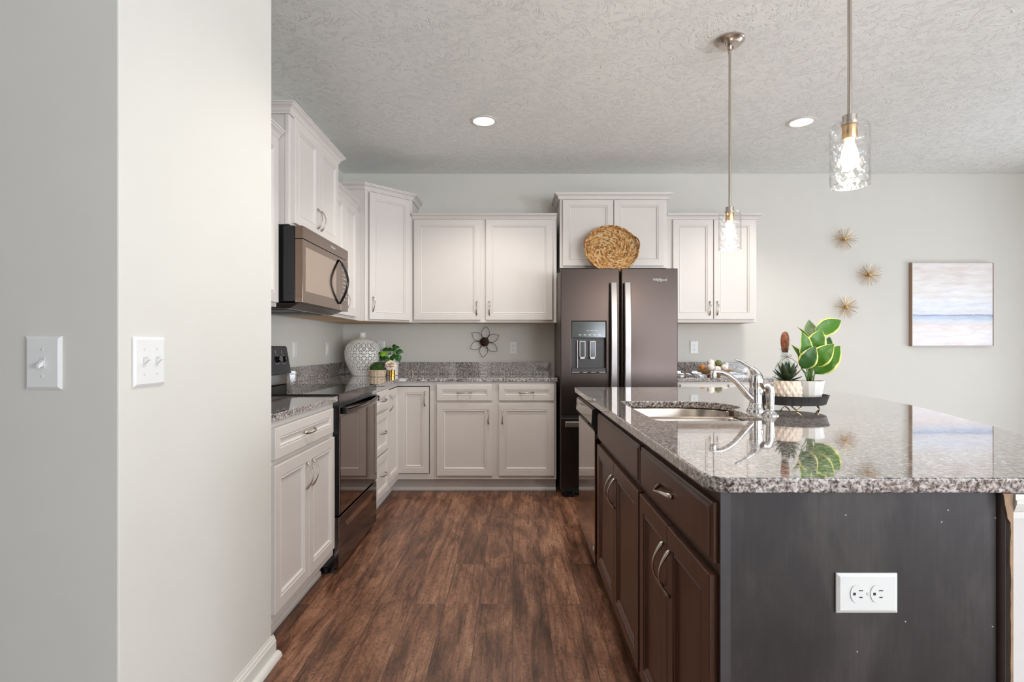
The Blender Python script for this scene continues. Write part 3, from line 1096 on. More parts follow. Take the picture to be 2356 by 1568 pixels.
obj('lever', tube(B(), lv, [0.019, 0.0135, 0.008, 0.0062, 0.0068, 0.0055], 12, [(1.2, 0.8)] * 6), 'chrome', fc, smooth=60)

sy = thing('side_sprayer', 'chrome side sprayer with a hooked head beside the faucet', 'sprayer', (0.940, 1.985, CT))
obj('base', lathe(B(), [(0, 0), (0.030, 0.0), (0.030, 0.003), (0.022, 0.010), (0.0165, 0.018), (0.0150, 0.024), (0, 0.024)], 28), 'chrome', sy, smooth=40)
hd = [(0, 0, 0.022), (0, 0, 0.05), (0, 0, 0.078), (-0.001, 0, 0.094), (-0.006, -0.001, 0.106), (-0.014, -0.002, 0.112), (-0.023, -0.003, 0.111), (-0.031, -0.004, 0.107)]
obj('wand', tube(B(), hd, [0.0125, 0.0145, 0.0155, 0.0155, 0.0150, 0.0140, 0.0135, 0.0140], 16), 'chrome', sy, smooth=60)

# ------------------------------------------------------------------ range (front faces +x)
rg = thing('range', 'black electric range with glass cooktop set into the left counter', 'range', (-0.912, 2.757, 0), pi / 2)
RW = 0.760
obj('body', box(B(), 0.004, RW - 0.004, 0.0, 0.590, 0.035, 0.893), 'black', rg)
obj('cooktop', box(B(), 0.001, RW - 0.001, -0.022, 0.560, 0.8945, 0.914), 'ceran', rg, bevel=0.003)
obj('front_rail', box(B(), 0.004, RW - 0.004, -0.030, -0.0225, 0.872, 0.913), 'oven_front', rg, bevel=0.003)
dd = obj('oven_door', box(B(), 0.004, RW - 0.004, -0.032, -0.001, 0.300, 0.852), 'oven_front', rg, bevel=0.003)
obj('door_window', box(B(), 0.012, RW - 0.012, -0.0335, -0.0322, 0.306, 0.795), 'oven_glass', dd)
obj('door_edge', box(B(), -0.006, 0.0036, -0.028, -0.001, 0.300, 0.852), 'black', dd)
hb = []
for k in range(13):
    u = -1 + 2 * k / 12
    hb.append((RW / 2 + u * 0.335, -0.046 - 0.030 * (1 - u * u), 0.826))
obj('handle', tube(B(), hb, [0.013] * 13, 10, [(0.75, 1.25)] * 13), 'oven_front', dd, smooth=50)
for x in (0.036, RW - 0.052):
    obj('handle_mount', box(B(), x, x + 0.016, -0.058, -0.0325, 0.809, 0.843), 'black', dd, bevel=0.003)
sd = obj('storage_drawer', box(B(), 0.004, RW - 0.004, -0.030, -0.001, 0.030, 0.288), 'oven_front', rg, bevel=0.003)
bm = B()
bw = [(0.10, 0.236), (0.66, 0.236), (0.63, 0.204), (0.13, 0.204)]
loft(bm, [[(x, y, z) for x, z in bw] for y in (-0.0302, -0.0312)])
obj('grip_recess', bm, 'micro_glass', sd)
obj('kick_plate', box(B(), 0.006, RW - 0.006, 0.03, 0.05, 0.0, 0.030), 'black_matte', rg)
for x in (0.03, RW - 0.04):
    obj('levelling_foot', lathe(B(), [(0, 0), (0.014, 0), (0.014, 0.012), (0.006, 0.014), (0.006, 0.03), (0, 0.03)], 12), 'grey_plastic', rg, (x, 0.012, 0))
bm = B()
loft(bm, [[(x, 0.600, 0.985), (x, 0.516, 0.985), (x, 0.522, 1.008), (x, 0.548, 1.150), (x, 0.556, 1.158), (x, 0.600, 1.158)] for x in (0.006, RW - 0.006)])
bg = obj('control_backguard', bm, 'grey_plastic', rg, bevel=0.004)
obj('vent_base', box(B(), 0.012, RW - 0.012, 0.545, 0.600, 0.9145, 0.984), 'black', rg, bevel=0.004)
for x in (0.10, 0.19, RW - 0.19, RW - 0.10):
    kn = B()
    lathe(kn, [(0, 0), (0.026, 0), (0.026, 0.002), (0.019, 0.003), (0.017, 0.022), (0.015, 0.025), (0, 0.025)], 20)
    o = obj('knob', kn, 'black', bg, (x, 0.5345, 1.075), smooth=40)
    o.rotation_euler = (radians(90 - 10.4), 0, 0)
    g = obj('grip_bar', box(B(), -0.005, 0.005, -0.017, 0.017, 0.0252, 0.036), 'nickel', o)
    rgm = B()
    aa = [radians(215 + 250 * k / 16) for k in range(17)]
    tube(rgm, [(0.030 * cos(a), 0.030 * sin(a), 0.0012) for a in aa], 0.0011, 5)
    obj('dial_ring', rgm, 'mark', o)
    for dz in (0.040, 0.050):
        obj('dial_mark', box(B(), -0.004, 0.004, dz, dz + 0.006, 0.0005, 0.0012), 'mark', o)

# ------------------------------------------------------------------ microwave
mw = thing('microwave', 'bronze over the range microwave with a bowed black handle', 'microwave', (-1.068, 2.764, 0), pi / 2)
MW = 0.756
obj('body', box(B(), 0.0, MW, 0.042, 0.455, 1.385, 1.772), 'black', mw, bevel=0.003)
obj('side_vent', box(B(), -0.002, -0.0004, 0.150, 0.166, 1.42, 1.66), 'black_matte', mw)
obj('top_grille', box(B(), 0.0, MW, 0.0, 0.040, 1.707, 1.772), 'micro_front', mw, bevel=0.002)
dm = obj('door', box(B(), 0.0, 0.612, 0.0, 0.040, 1.380, 1.704), 'micro_front', mw, bevel=0.002)
obj('window', box(B(), 0.030, 0.520, -0.0012, -0.0002, 1.440, 1.668), 'micro_glass', dm)
hp = []
for k in range(15):
    u = -1 + 2 * k / 14
    hp.append((0.578, -0.004 - 0.050 * (1 - abs(u) ** 1.7), 1.553 + u * 0.135))
obj('handle', tube(B(), hp, [0.0095] * 15, 10, [(1.15, 0.75)] * 15), 'black', dm, smooth=60)
kp = obj('keypad', box(B(), 0.615, MW, 0.0, 0.040, 1.380, 1.704), 'micro_front', mw, bevel=0.002)
bm = B()
for i in range(8):
    for j in range(3):
        x = 0.645 + j * 0.034
        z = 1.63 - i * 0.026
        box(bm, x, x + 0.012, -0.0008, -0.0002, z, z + 0.006)
obj('key_legends', bm, 'mark', kp)
text('logo', 'Whirlpool', 0.019, 'mark', mw, (0.46, -0.0008, 1.742), (pi / 2, 0, 0))
bm = B()
loft(bm, [[(0.02, 0.03, 1.3795), (MW - 0.02, 0.03, 1.3795), (MW - 0.02, 0.45, 1.3795), (0.02, 0.45, 1.3795)],
          [(0.05, 0.09, 1.354), (MW - 0.05, 0.09, 1.354), (MW - 0.05, 0.43, 1.354), (0.05, 0.43, 1.354)]])
ud = obj('hood_underside', bm, 'handle_steel', mw, bevel=0.002)
for x in (0.10, 0.42):
    obj('grease_filter', box(B(), x, x + 0.23, 0.13, 0.38, 1.350, 1.3535), 'grey_plastic', ud)

# ------------------------------------------------------------------ refrigerator
fr = thing('refrigerator', 'dark bronze french door fridge with an ice and water dispenser', 'refrigerator', (0.365, 4.150, 0))
FW = 0.895
obj('case', box(B(), 0.008, FW - 0.008, 0.062, 0.735, 0.03, 1.735), 'fridge_side', fr, bevel=0.004)
dz0, dz1 = 0.632, 1.751
hx0, hx1, hz0, hz1 = 0.083, 0.346, 0.953, 1.347
bm = B()
xs, zs = (0.0, hx0, hx1, 0.448), (dz0, hz0, hz1, dz1)
g0 = [[bm.verts.new((x, 0.0, z)) for x in xs] for z in zs]
g1 = [[bm.verts.new((x, 0.056, z)) for x in xs] for z in zs]
for i in range(3):
    for j in range(3):
        if i == 1 and j == 1:
            continue
        bm.faces.new((g0[i][j], g0[i][j + 1], g0[i + 1][j + 1], g0[i + 1][j]))
        bm.faces.new((g1[i][j], g1[i + 1][j], g1[i + 1][j + 1], g1[i][j + 1]))
for i in range(3):
    for a, b in ((g0, g1),):
        bm.faces.new((a[0][i], b[0][i], b[0][i + 1], a[0][i + 1]))
        bm.faces.new((a[3][i], a[3][i + 1], b[3][i + 1], b[3][i]))
        bm.faces.new((a[i][0], a[i + 1][0], b[i + 1][0], b[i][0]))
        bm.faces.new((a[i][3], b[i][3], b[i + 1][3], a[i + 1][3]))
bm.faces.new((g0[1][1], g1[1][1], g1[1][2], g0[1][2]))
bm.faces.new((g0[2][1], g0[2][2], g1[2][2], g1[2][1]))
bm.faces.new((g0[1][1], g0[2][1], g1[2][1], g1[1][1]))
bm.faces.new((g0[1][2], g1[1][2], g1[2][2], g0[2][2]))
ld = obj('door', bm, 'fridge', fr, bevel=0.005, segs=3)
ld['label'] = 'left door with the dispenser'
rd = obj('door', box(B(), 0.464, FW, 0.0, 0.056, dz0, dz1), 'fridge', fr, bevel=0.005, segs=3)
fd = obj('freezer_drawer', box(B(), 0.0, FW, 0.0, 0.056, 0.075, 0.610), 'fridge', fr, bevel=0.005, segs=3)
obj('hinge_rail', box(B(), 0.012, FW - 0.012, 0.02, 0.06, 0.611, 0.631), 'black_matte', fr)
obj('base_grille', box(B(), 0.010, FW - 0.010, 0.05, 0.075, 0.022, 0.072), 'black_matte', fr)
for x in (0.03, FW - 0.09):
    obj('foot', box(B(), x, x + 0.075, 0.02, 0.10, 0.0, 0.032), 'black', fr, bevel=0.008)
for dpar, x0 in ((ld, 0.376), (rd, 0.480)):
    bm = B()
    n = 24
    loops = []
    for k in range(n + 1):
        u = -1 + 2 * k / n
        z = 1.168 + u * 0.470
        off = -0.036 - 0.020 * (1 - u * u)
        loops.append([(x0, off, z), (x0 + 0.005, off - 0.006, z), (x0 + 0.044, off - 0.006, z), (x0 + 0.049, off, z), (x0 + 0.049, off + 0.012, z), (x0, off + 0.012, z)])
    loft(bm, loops)
    hh = obj('handle', bm, 'handle_steel', dpar, smooth=30)
    for z in (0.715, 1.620):
        obj('handle_post', box(B(), x0 + 0.012, x0 + 0.037, -0.030, -0.0003, z - 0.012, z + 0.012), 'handle_steel', hh)
hh = obj('handle', box(B(), 0.030, FW - 0.03, -0.058, -0.036, 0.545, 0.590), 'handle_steel', fd, bevel=0.006)
for x in (0.06, FW - 0.085):
    obj('handle_post', box(B(), x, x + 0.025, -0.0355, -0.0003, 0.556, 0.580), 'handle_steel', hh)
# dispenser
dp = obj('dispenser', box(B(), hx0 + 0.002, hx1 - 0.002, 0.044, 0.0555, hz0 + 0.002, hz1 - 0.002), 'dispenser', ld)
obj('control_screen', box(B(), hx0 + 0.002, hx1 - 0.002, -0.002, 0.043, 1.222, hz1 - 0.002), 'screen', dp, bevel=0.002)
bm = B()
for k in range(5):
    box(bm, hx0 + 0.055 + k * 0.037, hx0 + 0.075 + k * 0.037, -0.0032, -0.0022, 1.240, 1.246)
for k in range(3):
    box(bm, hx0 + 0.115 + k * 0.03, hx0 + 0.135 + k * 0.03, -0.0032, -0.0022, 1.276, 1.279)
obj('screen_icons', bm, 'handle_steel', dp)
obj('drip_tray', box(B(), hx0 + 0.002, hx1 - 0.002, -0.004, 0.043, hz0 + 0.002, 0.990), 'dispenser', dp, bevel=0.002)
bm = B()
for a, b in ((0.004, 0.06), (0.085, 0.12), (0.15, 0.185), (0.21, 0.258)):
    box(bm, hx0 + a, hx0 + b, -0.006, -0.0042, hz0 + 0.002, hz0 + 0.007)
obj('tray_trim', bm, 'handle_steel', dp)
obj('side_bracket', box(B(), hx0 + 0.044, hx0 + 0.050, 0.015, 0.043, 0.991, 1.200), 'handle_steel', dp)
for x in (hx0 + 0.064, hx0 + 0.142):
    bm = B()
    for a in ((x, x + 0.005, 1.06, 1.195), (x + 0.040, x + 0.045, 1.06, 1.195), (x, x + 0.045, 1.192, 1.197), (x, x + 0.045, 1.060, 1.074)):
        box(bm, a[0], a[1], 0.018, 0.026, a[2], a[3])
    q = obj('paddle_frame', bm, 'handle_steel', dp)
    obj('paddle', box(B(), x + 0.005, x + 0.040, 0.022, 0.030, 1.074, 1.192), 'black', dp)
text('logo', 'Whirlpool', 0.026, 'mark', rd, (FW - 0.137, -0.0008, 1.664), (pi / 2, 0, 0))
bm = B()
aa = [2 * pi * k / 24 for k in range(21)]
tube(bm, [(FW - 0.140 + 0.022 * cos(a + 0.6), -0.0014, 1.662 + 0.010 * sin(a + 0.6)) for a in aa], 0.0009, 5)
obj('logo_swoosh', bm, 'mark', rd)

# ------------------------------------------------------------------ pendants and recessed lights
def pendant(label, x, y):
    p = thing('pendant_light', label, 'pendant lamp', (x, y, CEIL), 0, 'glass pendants over the island')
    cn = lathe(B(), [(0, -0.001), (0.073, -0.001), (0.073, -0.008), (0.069, -0.012), (0.064, -0.014), (0.056, -0.024), (0.052, -0.030), (0.049, -0.0305), (0, -0.0305)], 36)
    co = obj('canopy', cn, 'nickel', p, smooth=40)
    for a in (0.6, 0.6 + pi):
        obj('screw', lathe(B(), [(0, -0.040), (0.004, -0.040), (0.004, -0.031), (0, -0.031)], 10), 'nickel', co, (0.030 * cos(a), 0.030 * sin(a), 0))
    obj('swivel', lathe(B(), [(0, -0.072), (0.008, -0.070), (0.010, -0.060), (0.008, -0.050), (0.012, -0.044), (0.012, -0.031), (0, -0.031)], 16), 'nickel', p, smooth=40)
    zb = -1.062                  # shade bottom
    zt = zb + 0.188              # shade top
    obj('rod', lathe(B(), [(0, zt + 0.03), (0.0062, zt + 0.03), (0.0062, -0.070), (0, -0.070)], 12), 'nickel', p, smooth=40)
    obj('socket_cap', lathe(B(), [(0, zt - 0.004), (0.024, zt - 0.004), (0.024, zt + 0.004), (0.020, zt + 0.006), (0.020, zt + 0.026), (0.010, zt + 0.030), (0, zt + 0.030)], 24), 'nickel', p, smooth=40)
    sh = lathe(B(), [(0.021, zt + 0.001), (0.045, zt), (0.053, zt - 0.006), (0.055, zt - 0.016), (0.055, zb), (0.0525, zb), (0.0525, zt - 0.014), (0.050, zt - 0.006), (0.044, zt - 0.003), (0.021, zt - 0.003)], 48)
    obj('glass_shade', sh, 'glass', p, smooth=50)
    rim = B()
    tube(rim, [(0.0538 * cos(2 * pi * k / 40), 0.0538 * sin(2 * pi * k / 40), zb) for k in range(41)], 0.0014, 6)
    obj('shade_rim', rim, 'rim_glass', p, smooth=180)
    obj('lamp_holder', lathe(B(), [(0, zt - 0.045), (0.019, zt - 0.045), (0.021, zt - 0.040), (0.021, zt - 0.0045), (0, zt - 0.0045)], 20), 'socket_brass', p, smooth=40)
    bulb = lathe(B(), [(0, zt - 0.140), (0.010, zt - 0.137), (0.020, zt - 0.126), (0.0245, zt - 0.112), (0.0245, zt - 0.100), (0.021, zt - 0.080), (0.014, zt - 0.062), (0.0125, zt - 0.0455), (0, zt - 0.0455)], 24)
    obj('bulb', bulb, 'bulb', p, smooth=180)
    d = bpy.data.lights.new('bulb_glow', 'POINT')
    d.energy = 7
    d.color = (1.0, 0.86, 0.70)
    d.shadow_soft_size = 0.03
    lo = bpy.data.objects.new('bulb_glow', d)
    C.objects.link(lo)
    lo.parent = p
    lo.location = (0, 0, zt - 0.185)
    return p


pendant('nearer clear glass pendant hanging over the island, upper right', 1.029, 1.66)
pendant('farther clear glass pendant hanging in front of the white cabinets', 1.100, 2.755)


def downlight(label, x, y, power=64):
    p = thing('recessed_light', label, 'ceiling light', (x, y, CEIL), 0, 'recessed ceiling lights')
    obj('trim_ring', lathe(B(), [(0.072, -0.001), (0.092, -0.001), (0.091, -0.004), (0.074, -0.007), (0.072, -0.005)], 40), 'trim', p, smooth=40)
    obj('diffuser', lathe(B(), [(0, -0.0035), (0.0718, -0.0035), (0.0718, -0.0015), (0, -0.0015)], 40), 'led', p)
    d = bpy.data.lights.new('downlight_glow', 'SPOT')
    d.energy = power
    d.color = (1.0, 0.95, 0.89)
    d.spot_size = radians(130)
    d.spot_blend = 0.6
    d.shadow_soft_size = 0.07
    lo = bpy.data.objects.new('downlight_glow', d)
    C.objects.link(lo)
    lo.parent = p
    lo.location = (0, 0, -0.02)


downlight('lit recessed ceiling light left of the pendants', -0.200, 3.745)
downlight('lit recessed ceiling light between the two pendants', 1.998, 3.762)
downlight('added recessed ceiling light, out of view, over the middle of the aisle', 0.050, 2.150, 60)  # unseen lamp added to brighten the floor and base cabinets

# ------------------------------------------------------------------ switches and outlets (local front = -y, plate centred)
def plate_part(root, w, h, name='plate'):
    bm = panel(B(), -w / 2, w / 2, -h / 2, h / 2, -0.0005, [(0, 0), (0, 0.003), (0.006, 0.0065), (0.0065, 0.0065)])
    return obj(name, bm, 'plate', root)


def screw(root, x, z):
    s = obj('screw', lathe(B(), [(0, 0), (0.0035, 0), (0.0032, 0.001), (0, 0.0016)], 12), 'screw', root, (x, -0.0069, z))
    s.rotation_euler = (pi / 2, 0, 0)


def toggle_switch(label, loc, rotz, gangs, up, w, h):
    t = thing('light_switch', label, 'light switch', loc, rotz)
    pl_ = plate_part(t, w, h)
    for k in range(gangs):
        x = (k - (gangs - 1) / 2) * 0.046
        obj('toggle_slot', box(B(), x - 0.0055, x + 0.0055, -0.0078, -0.0069, -0.0125, 0.0125), 'screw', pl_)
        s = 1 if up else -1
        bm = B()
        loft(bm, [[(x - 0.0045, -0.0079, s * 0.000 - 0.006), (x + 0.0045, -0.0079, s * 0.000 - 0.006), (x + 0.0045, -0.0079, s * 0.000 + 0.006), (x - 0.0045, -0.0079, 0.006)],
                  [(x - 0.0035, -0.020, s * 0.009 - 0.0038), (x + 0.0035, -0.020, s * 0.009 - 0.0038), (x + 0.0035, -0.020, s * 0.009 + 0.0038), (x - 0.0035, -0.020, s * 0.009 + 0.0038)]])
        obj('toggle', bm, 'plate', t, bevel=0.0008)
        for z in (-0.030, 0.030):
            screw(t, x, z)
    return t


toggle_switch('single toggle switch plate on the shaded wall, at far left', (-1.0638, 1.2348, 1.1215), 0, 1, False, 0.0815, 0.1205)
toggle_switch('double toggle switch plate on the bright side of the near wall', (-0.8958, 1.334, 1.1215), pi / 2, 2, True, 0.1130, 0.1190)


def outlet(label, loc, rot, w=0.072, h=0.116, horizontal=False):
    t = thing('wall_outlet', label, 'outlet', loc, 0, None)
    t.rotation_euler = rot
    plate_part(t, w, h)
    for s in (-1, 1):
        zc = s * 0.0195
        pts = []
        for k in range(24):
            a = 2 * pi * k / 24
            pts.append((max(-0.0168, min(0.0168, 0.0185 * cos(a))), 0.0148 * sin(a)))
        bm = B()
        loft(bm, [[(x, y, zc + z) for x, z in pts] for y in (-0.0069, -0.0085)])
        rc = obj('receptacle', bm, 'plate', t)
        bm = B()
        box(bm, -0.0075, -0.0055, -0.0089, -0.0086, zc + 0.001, zc + 0.009)
        box(bm, 0.0055, 0.0075, -0.0089, -0.0086, zc + 0.002, zc + 0.008)
        box(bm, -0.0025, 0.0025, -0.0089, -0.0086, zc - 0.010, zc - 0.005)
        obj('slots', bm, 'slot', rc)
    screw(t, 0, 0)
    return t


outlet('white duplex outlet on the back wall beside the wire flower', (0.0035, 4.8995, 1.143), (0, 0, 0))
outlet('white duplex outlet on the back wall right of the fridge', (1.633, 4.8995, 1.147), (0, 0, 0))
outlet('white duplex outlet half hidden behind the lattice vase', (-1.192, 4.8995, 1.147), (0, 0, 0))
outlet('white outlet mounted sideways on the dark island end', (0.690, 1.0630, 0.6785), (0, radians(90), 0), 0.077, 0.119)


def rocker(label, y, z):
    t = thing('rocker_switch', label, 'light switch', (-1.5295, y, z), pi / 2)
    plate_part(t, 0.074, 0.118)
    bm = B()
    loft(bm, [[(-0.0165, -0.0069, -0.033), (0.0165, -0.0069, -0.033), (0.0165, -0.0069, 0.033), (-0.0165, -0.0069, 0.033)],
              [(-0.0155, -0.0085, -0.032), (0.0155, -0.0085, -0.032), (0.0155, -0.0105, 0.032), (-0.0155, -0.0105, 0.032)]])
    obj('rocker', bm, 'plate', t)
    for zz_ in (-0.048, 0.048):
        screw(t, 0, zz_)


rocker('white rocker plate on the left wall just past the range controls', 3.802, 1.132)
rocker('white rocker plate on the left wall nearest the corner vase', 4.474, 1.133)

# ------------------------------------------------------------------ wall decor
for lb, x, z in (('uppermost brass starburst on the back wall', 2.967, 2.114), ('middle brass starburst on the back wall, set right of the others', 3.190, 1.794),
                 ('lowest brass starburst on the back wall, above the leafy plant', 2.983, 1.504)):
    st = thing('starburst_ornament', lb, 'wall ornament', (x, 4.8995, z), 0, 'brass starbursts')
    obj('ball', ball(B(), (0, -0.046, 0), 0.0145), 'brass', st, smooth=180)
    bm = B()
    for k in range(64):
        a = 2 * pi * k / 64 * 2.0 + R.uniform(-0.12, 0.12)
        el = R.uniform(-0.12, 0.5)
        L = R.uniform(0.088, 0.112)
        d = Vector((cos(a) * cos(el), -sin(el), sin(a) * cos(el)))
        c0 = Vector((0, -0.034, 0))
        tube(bm, [c0 + d * 0.008, c0 + d * L], [0.0011, 0.0010], 4)
    obj('spikes', bm, 'brass', st)
    obj('mount', lathe(B(), [(0, 0), (0.012, 0), (0.008, 0.034), (0, 0.034)], 12), 'brass', st).rotation_euler = (pi / 2, 0, 0)

# framed painting
pt = thing('framed_painting', 'large pale seascape canvas in a thin wooden frame', 'painting', (3.571, 4.899, 1.156))
PW, PH = 0.730, 0.750
obj('canvas', box(B(), 0.006, PW - 0.006, -0.037, -0.012, 0.006, PH - 0.006), 'canvas', pt)
bm = B()
for a in ((0, 0.004, 0, PH), (PW - 0.004, PW, 0, PH), (0.004, PW - 0.004, 0, 0.004), (0.004, PW - 0.004, PH - 0.004, PH)):
    box(bm, a[0], a[1], -0.0415, -0.0005, a[2], a[3])
fo = obj('frame', bm, 'frame', pt)
bm = B()
for a in ((0, 0.004, 0, PH), (PW - 0.004, PW, 0, PH), (0.004, PW - 0.004, 0, 0.004), (0.004, PW - 0.004, PH - 0.004, PH)):
    box(bm, a[0], a[1], -0.0435, -0.0416, a[2], a[3])
obj('frame_face', bm, 'frame_front', fo)

# wire flower
wf = thing('wire_flower', 'dark wire flower with six petals on the wall above the back counter', 'wall ornament', (-0.253, 4.899, 1.195))
for k in range(6):
    a0 = radians(84 + 60 * k)
    bm = B()
    for sc_, yy, da in ((1.0, -0.030, 0.0),):
        pts = []
        for j in range(25):
            t = j / 24 * 2
            u = t if t <= 1 else 2 - t
            w = 0.036 * sin(pi * min(1, u * 0.98 + 0.02)) ** 0.9 * (1 if t <= 1 else -1)
            r_ = 0.022 + 0.118 * u
            pts.append((cos(a0 + da) * r_ - sin(a0 + da) * w, yy - 0.018 * u, sin(a0 + da) * r_ + cos(a0 + da) * w))
        tube(bm, pts, 0.0022, 6)
    obj('petal', bm, 'bronze', wf, smooth=180)
bm = B()
for lay, (rl, n) in enumerate(((0.042, 7), (0.030, 6), (0.016, 5))):
    for k in range(n):
        a = 2 * pi * k / n + lay * 0.5
        c = Vector((cos(a) * rl * 0.6, -0.034 - lay * 0.009, sin(a) * rl * 0.6))
        ball(bm, c, 0.5 * rl, 8, 5, (0.85, 0.25, 0.85))
ball(bm, (0, -0.064, 0), 0.008, 8, 6)
obj('flower_centre', bm, 'bronze', wf, smooth=180)
obj('mount', lathe(B(), [(0, 0), (0.010, 0), (0.010, 0.034), (0, 0.034)], 12), 'bronze', wf).rotation_euler = (pi / 2, 0, 0)

# ------------------------------------------------------------------ woven round basket on the fridge
wb = thing('woven_basket', 'round woven seagrass tray leaning on the cabinet above the fridge', 'basket', (0.800, 4.368, 1.7365))
wb.rotation_euler = (radians(-19), 0, 0)


def strand(bm, c, tang, nrm, L, w, h):
    side = tang.cross(nrm).normalized()
    loops = []
    for t_, s_ in ((-1, 0.15), (-0.55, 0.8), (0, 1.0), (0.55, 0.8), (1, 0.15)):
        p = c + tang * (t_ * L / 2)
        loops.append([p + side * (cos(2 * pi * k / 5) * w * s_) + nrm * (sin(2 * pi * k / 5) * h * s_) for k in range(5)])
    loft(bm, loops)


def strands_obj(name, bm, parent, seed):
    """each strand (15 quads x 4 plus ends) gets a tone of its own"""
    o = obj(name, bm, 'woven', parent, smooth=180)
    at = o.data.attributes.new('tone', 'FLOAT', 'FACE')
    q = random.Random(seed)
    per = 22
    vals = []
    for i in range(len(o.data.polygons)):
        if i % per == 0:
            tn_ = q.random()
        vals.append(tn_)
    at.data.foreach_set('value', vals)
    return o


bm = B()
RB, ZB = 0.212, 0.212
rr = random.Random(11)
ring = 0.008
while ring < RB - 0.004:
    n = max(5, int(2 * pi * ring / 0.017))
    for k in range(n):
        a = 2 * pi * (k + rr.random() * 0.5) / n + ring * 40
        c = Vector((cos(a) * ring, -0.010 + rr.uniform(-0.001, 0.001), ZB + sin(a) * ring * 0.95))
        tg = Vector((-sin(a), 0, cos(a)))
        rad_ = Vector((cos(a), 0, sin(a)))
        tg = (tg + rad_ * 0.26 + Vector((0, rr.uniform(-0.12, 0.12), 0))).normalized()
        strand(bm, c, tg, Vector((0, -1, 0)), 0.026, 0.0056, 0.0048)
    ring += 0.0098
strands_obj('woven_base', bm, wb, 1)
bm = B()
for lev in range(4):
    rl = RB + 0.002 * lev
    for k in range(64):
        a = 2 * pi * k / 64 + lev * 0.05
        c = Vector((cos(a) * rl, -0.010 - lev * 0.010, ZB + sin(a) * rl * 0.95))
        tg = (Vector((-sin(a), 0, cos(a))) + Vector((0, 0.5 if lev % 2 else 0.35, 0))).normalized()
        strand(bm, c, tg, Vector((cos(a), 0, sin(a))), 0.030, 0.0066, 0.0066)
strands_obj('woven_rim', bm, wb, 2)
obj('backing', box(B(), -0.14, 0.14, -0.004, -0.001, ZB - 0.13, ZB + 0.13), 'woven_back', wb)
for s_ in (1, -1):
    bm = B()
    hp = []
    for k in range(11):
        a = radians(-2 + 34 * k / 10) if s_ == 1 else radians(182 - 34 * k / 10)
        bump_ = 0.022 * sin(pi * k / 10)
        hp.append((cos(a) * (RB + 0.006 + bump_ * 0.35), -0.040 - bump_, ZB + sin(a) * (RB + 0.006 + bump_ * 0.35) * 0.95))
    tube(bm, hp, 0.006, 7)
    obj('handle', bm, 'woven', wb, smooth=180)

# ------------------------------------------------------------------ leaf and plant helpers
def leaf(bm, A, Bp, nrm, width, bend=0.12, fold=0.18, seg=12, power=0.85, wav=0.0):
    A, Bp, nrm = Vector(A), Vector(Bp), Vector(nrm).normalized()
    ax = Bp - A
    L = ax.length
    t_ = ax.normalized()
    side = t_.cross(nrm).normalized()
    nn = side.cross(t_).normalized()
    uv = bm.loops.layers.uv.verify()
    rows = []
    cols = 6
    for i in range(seg + 1):
        v = i / seg
        w = width / 2 * (sin(pi * v ** power)) ** 0.85 if 0 < v < 1 else width * 0.012
        cen = A + ax * v + nn * (bend * L * sin(pi * v))
        row = []
        for j in range(cols + 1):
            u = -1 + 2 * j / cols
            p = cen + side * (u * w) + nn * (fold * w * (abs(u) ** 1.3) + wav * w * sin(v * 17 + u * 2) * abs(u))
            row.append((bm.verts.new(p), (0.5 + u / 2, v)))
        rows.append(row)
    for a, b in zip(rows, rows[1:]):
        for j in range(cols):
            q = (a[j], a[j + 1], b[j + 1], b[j])
            f = bm.faces.new([x[0] for x in q])
            for lp, x in zip(f.loops, q):
                lp[uv].uv = x[1]
    return bm


def leaf_obj(name, parent, mat, *args, **kw):
    o = obj(name, leaf(B(), *args, **kw), mat, parent, smooth=180)
    s = o.modifiers.new('thickness', 'SOLIDIFY')
    s.thickness = 0.0007
    s.offset = 0
    return o


# ------------------------------------------------------------------ tray and what stands on it
TX, TY = 1.128, 2.205
ty = thing('serving_tray', 'round charcoal tray on wire feet on the island', 'tray', (TX, TY, CT))
obj('rim_and_base', lathe(B(), [(0, 0.022), (0.122, 0.022), (0.126, 0.024), (0.136, 0.056), (0.1385, 0.058), (0.134, 0.058), (0.124, 0.029), (0, 0.029)], 48), 'tray', ty, smooth=40)
for k in range(4):
    a = radians(-105 + 90 * k)
    r0, r1 = 0.096, 0.090
    p0 = Vector((cos(a - 0.22) * r0, sin(a - 0.22) * r0, 0.0225))
    p3 = Vector((cos(a + 0.22) * r0, sin(a + 0.22) * r0, 0.0225))
    pm = Vector((cos(a) * 0.104, sin(a) * 0.104, 0.0032))
    pts = [p0, p0.lerp(pm, 0.45) - Vector((0, 0, 0.002)), p0.lerp(pm, 0.85) - Vector((0, 0, 0.001)), pm, p3.lerp(pm, 0.85) - Vector((0, 0, 0.001)), p3.lerp(pm, 0.45) - Vector((0, 0, 0.002)), p3]
    obj('wire_foot', tube(B(), pts, 0.0028, 8), 'brass', ty, smooth=180)
TZ = CT + 0.0295

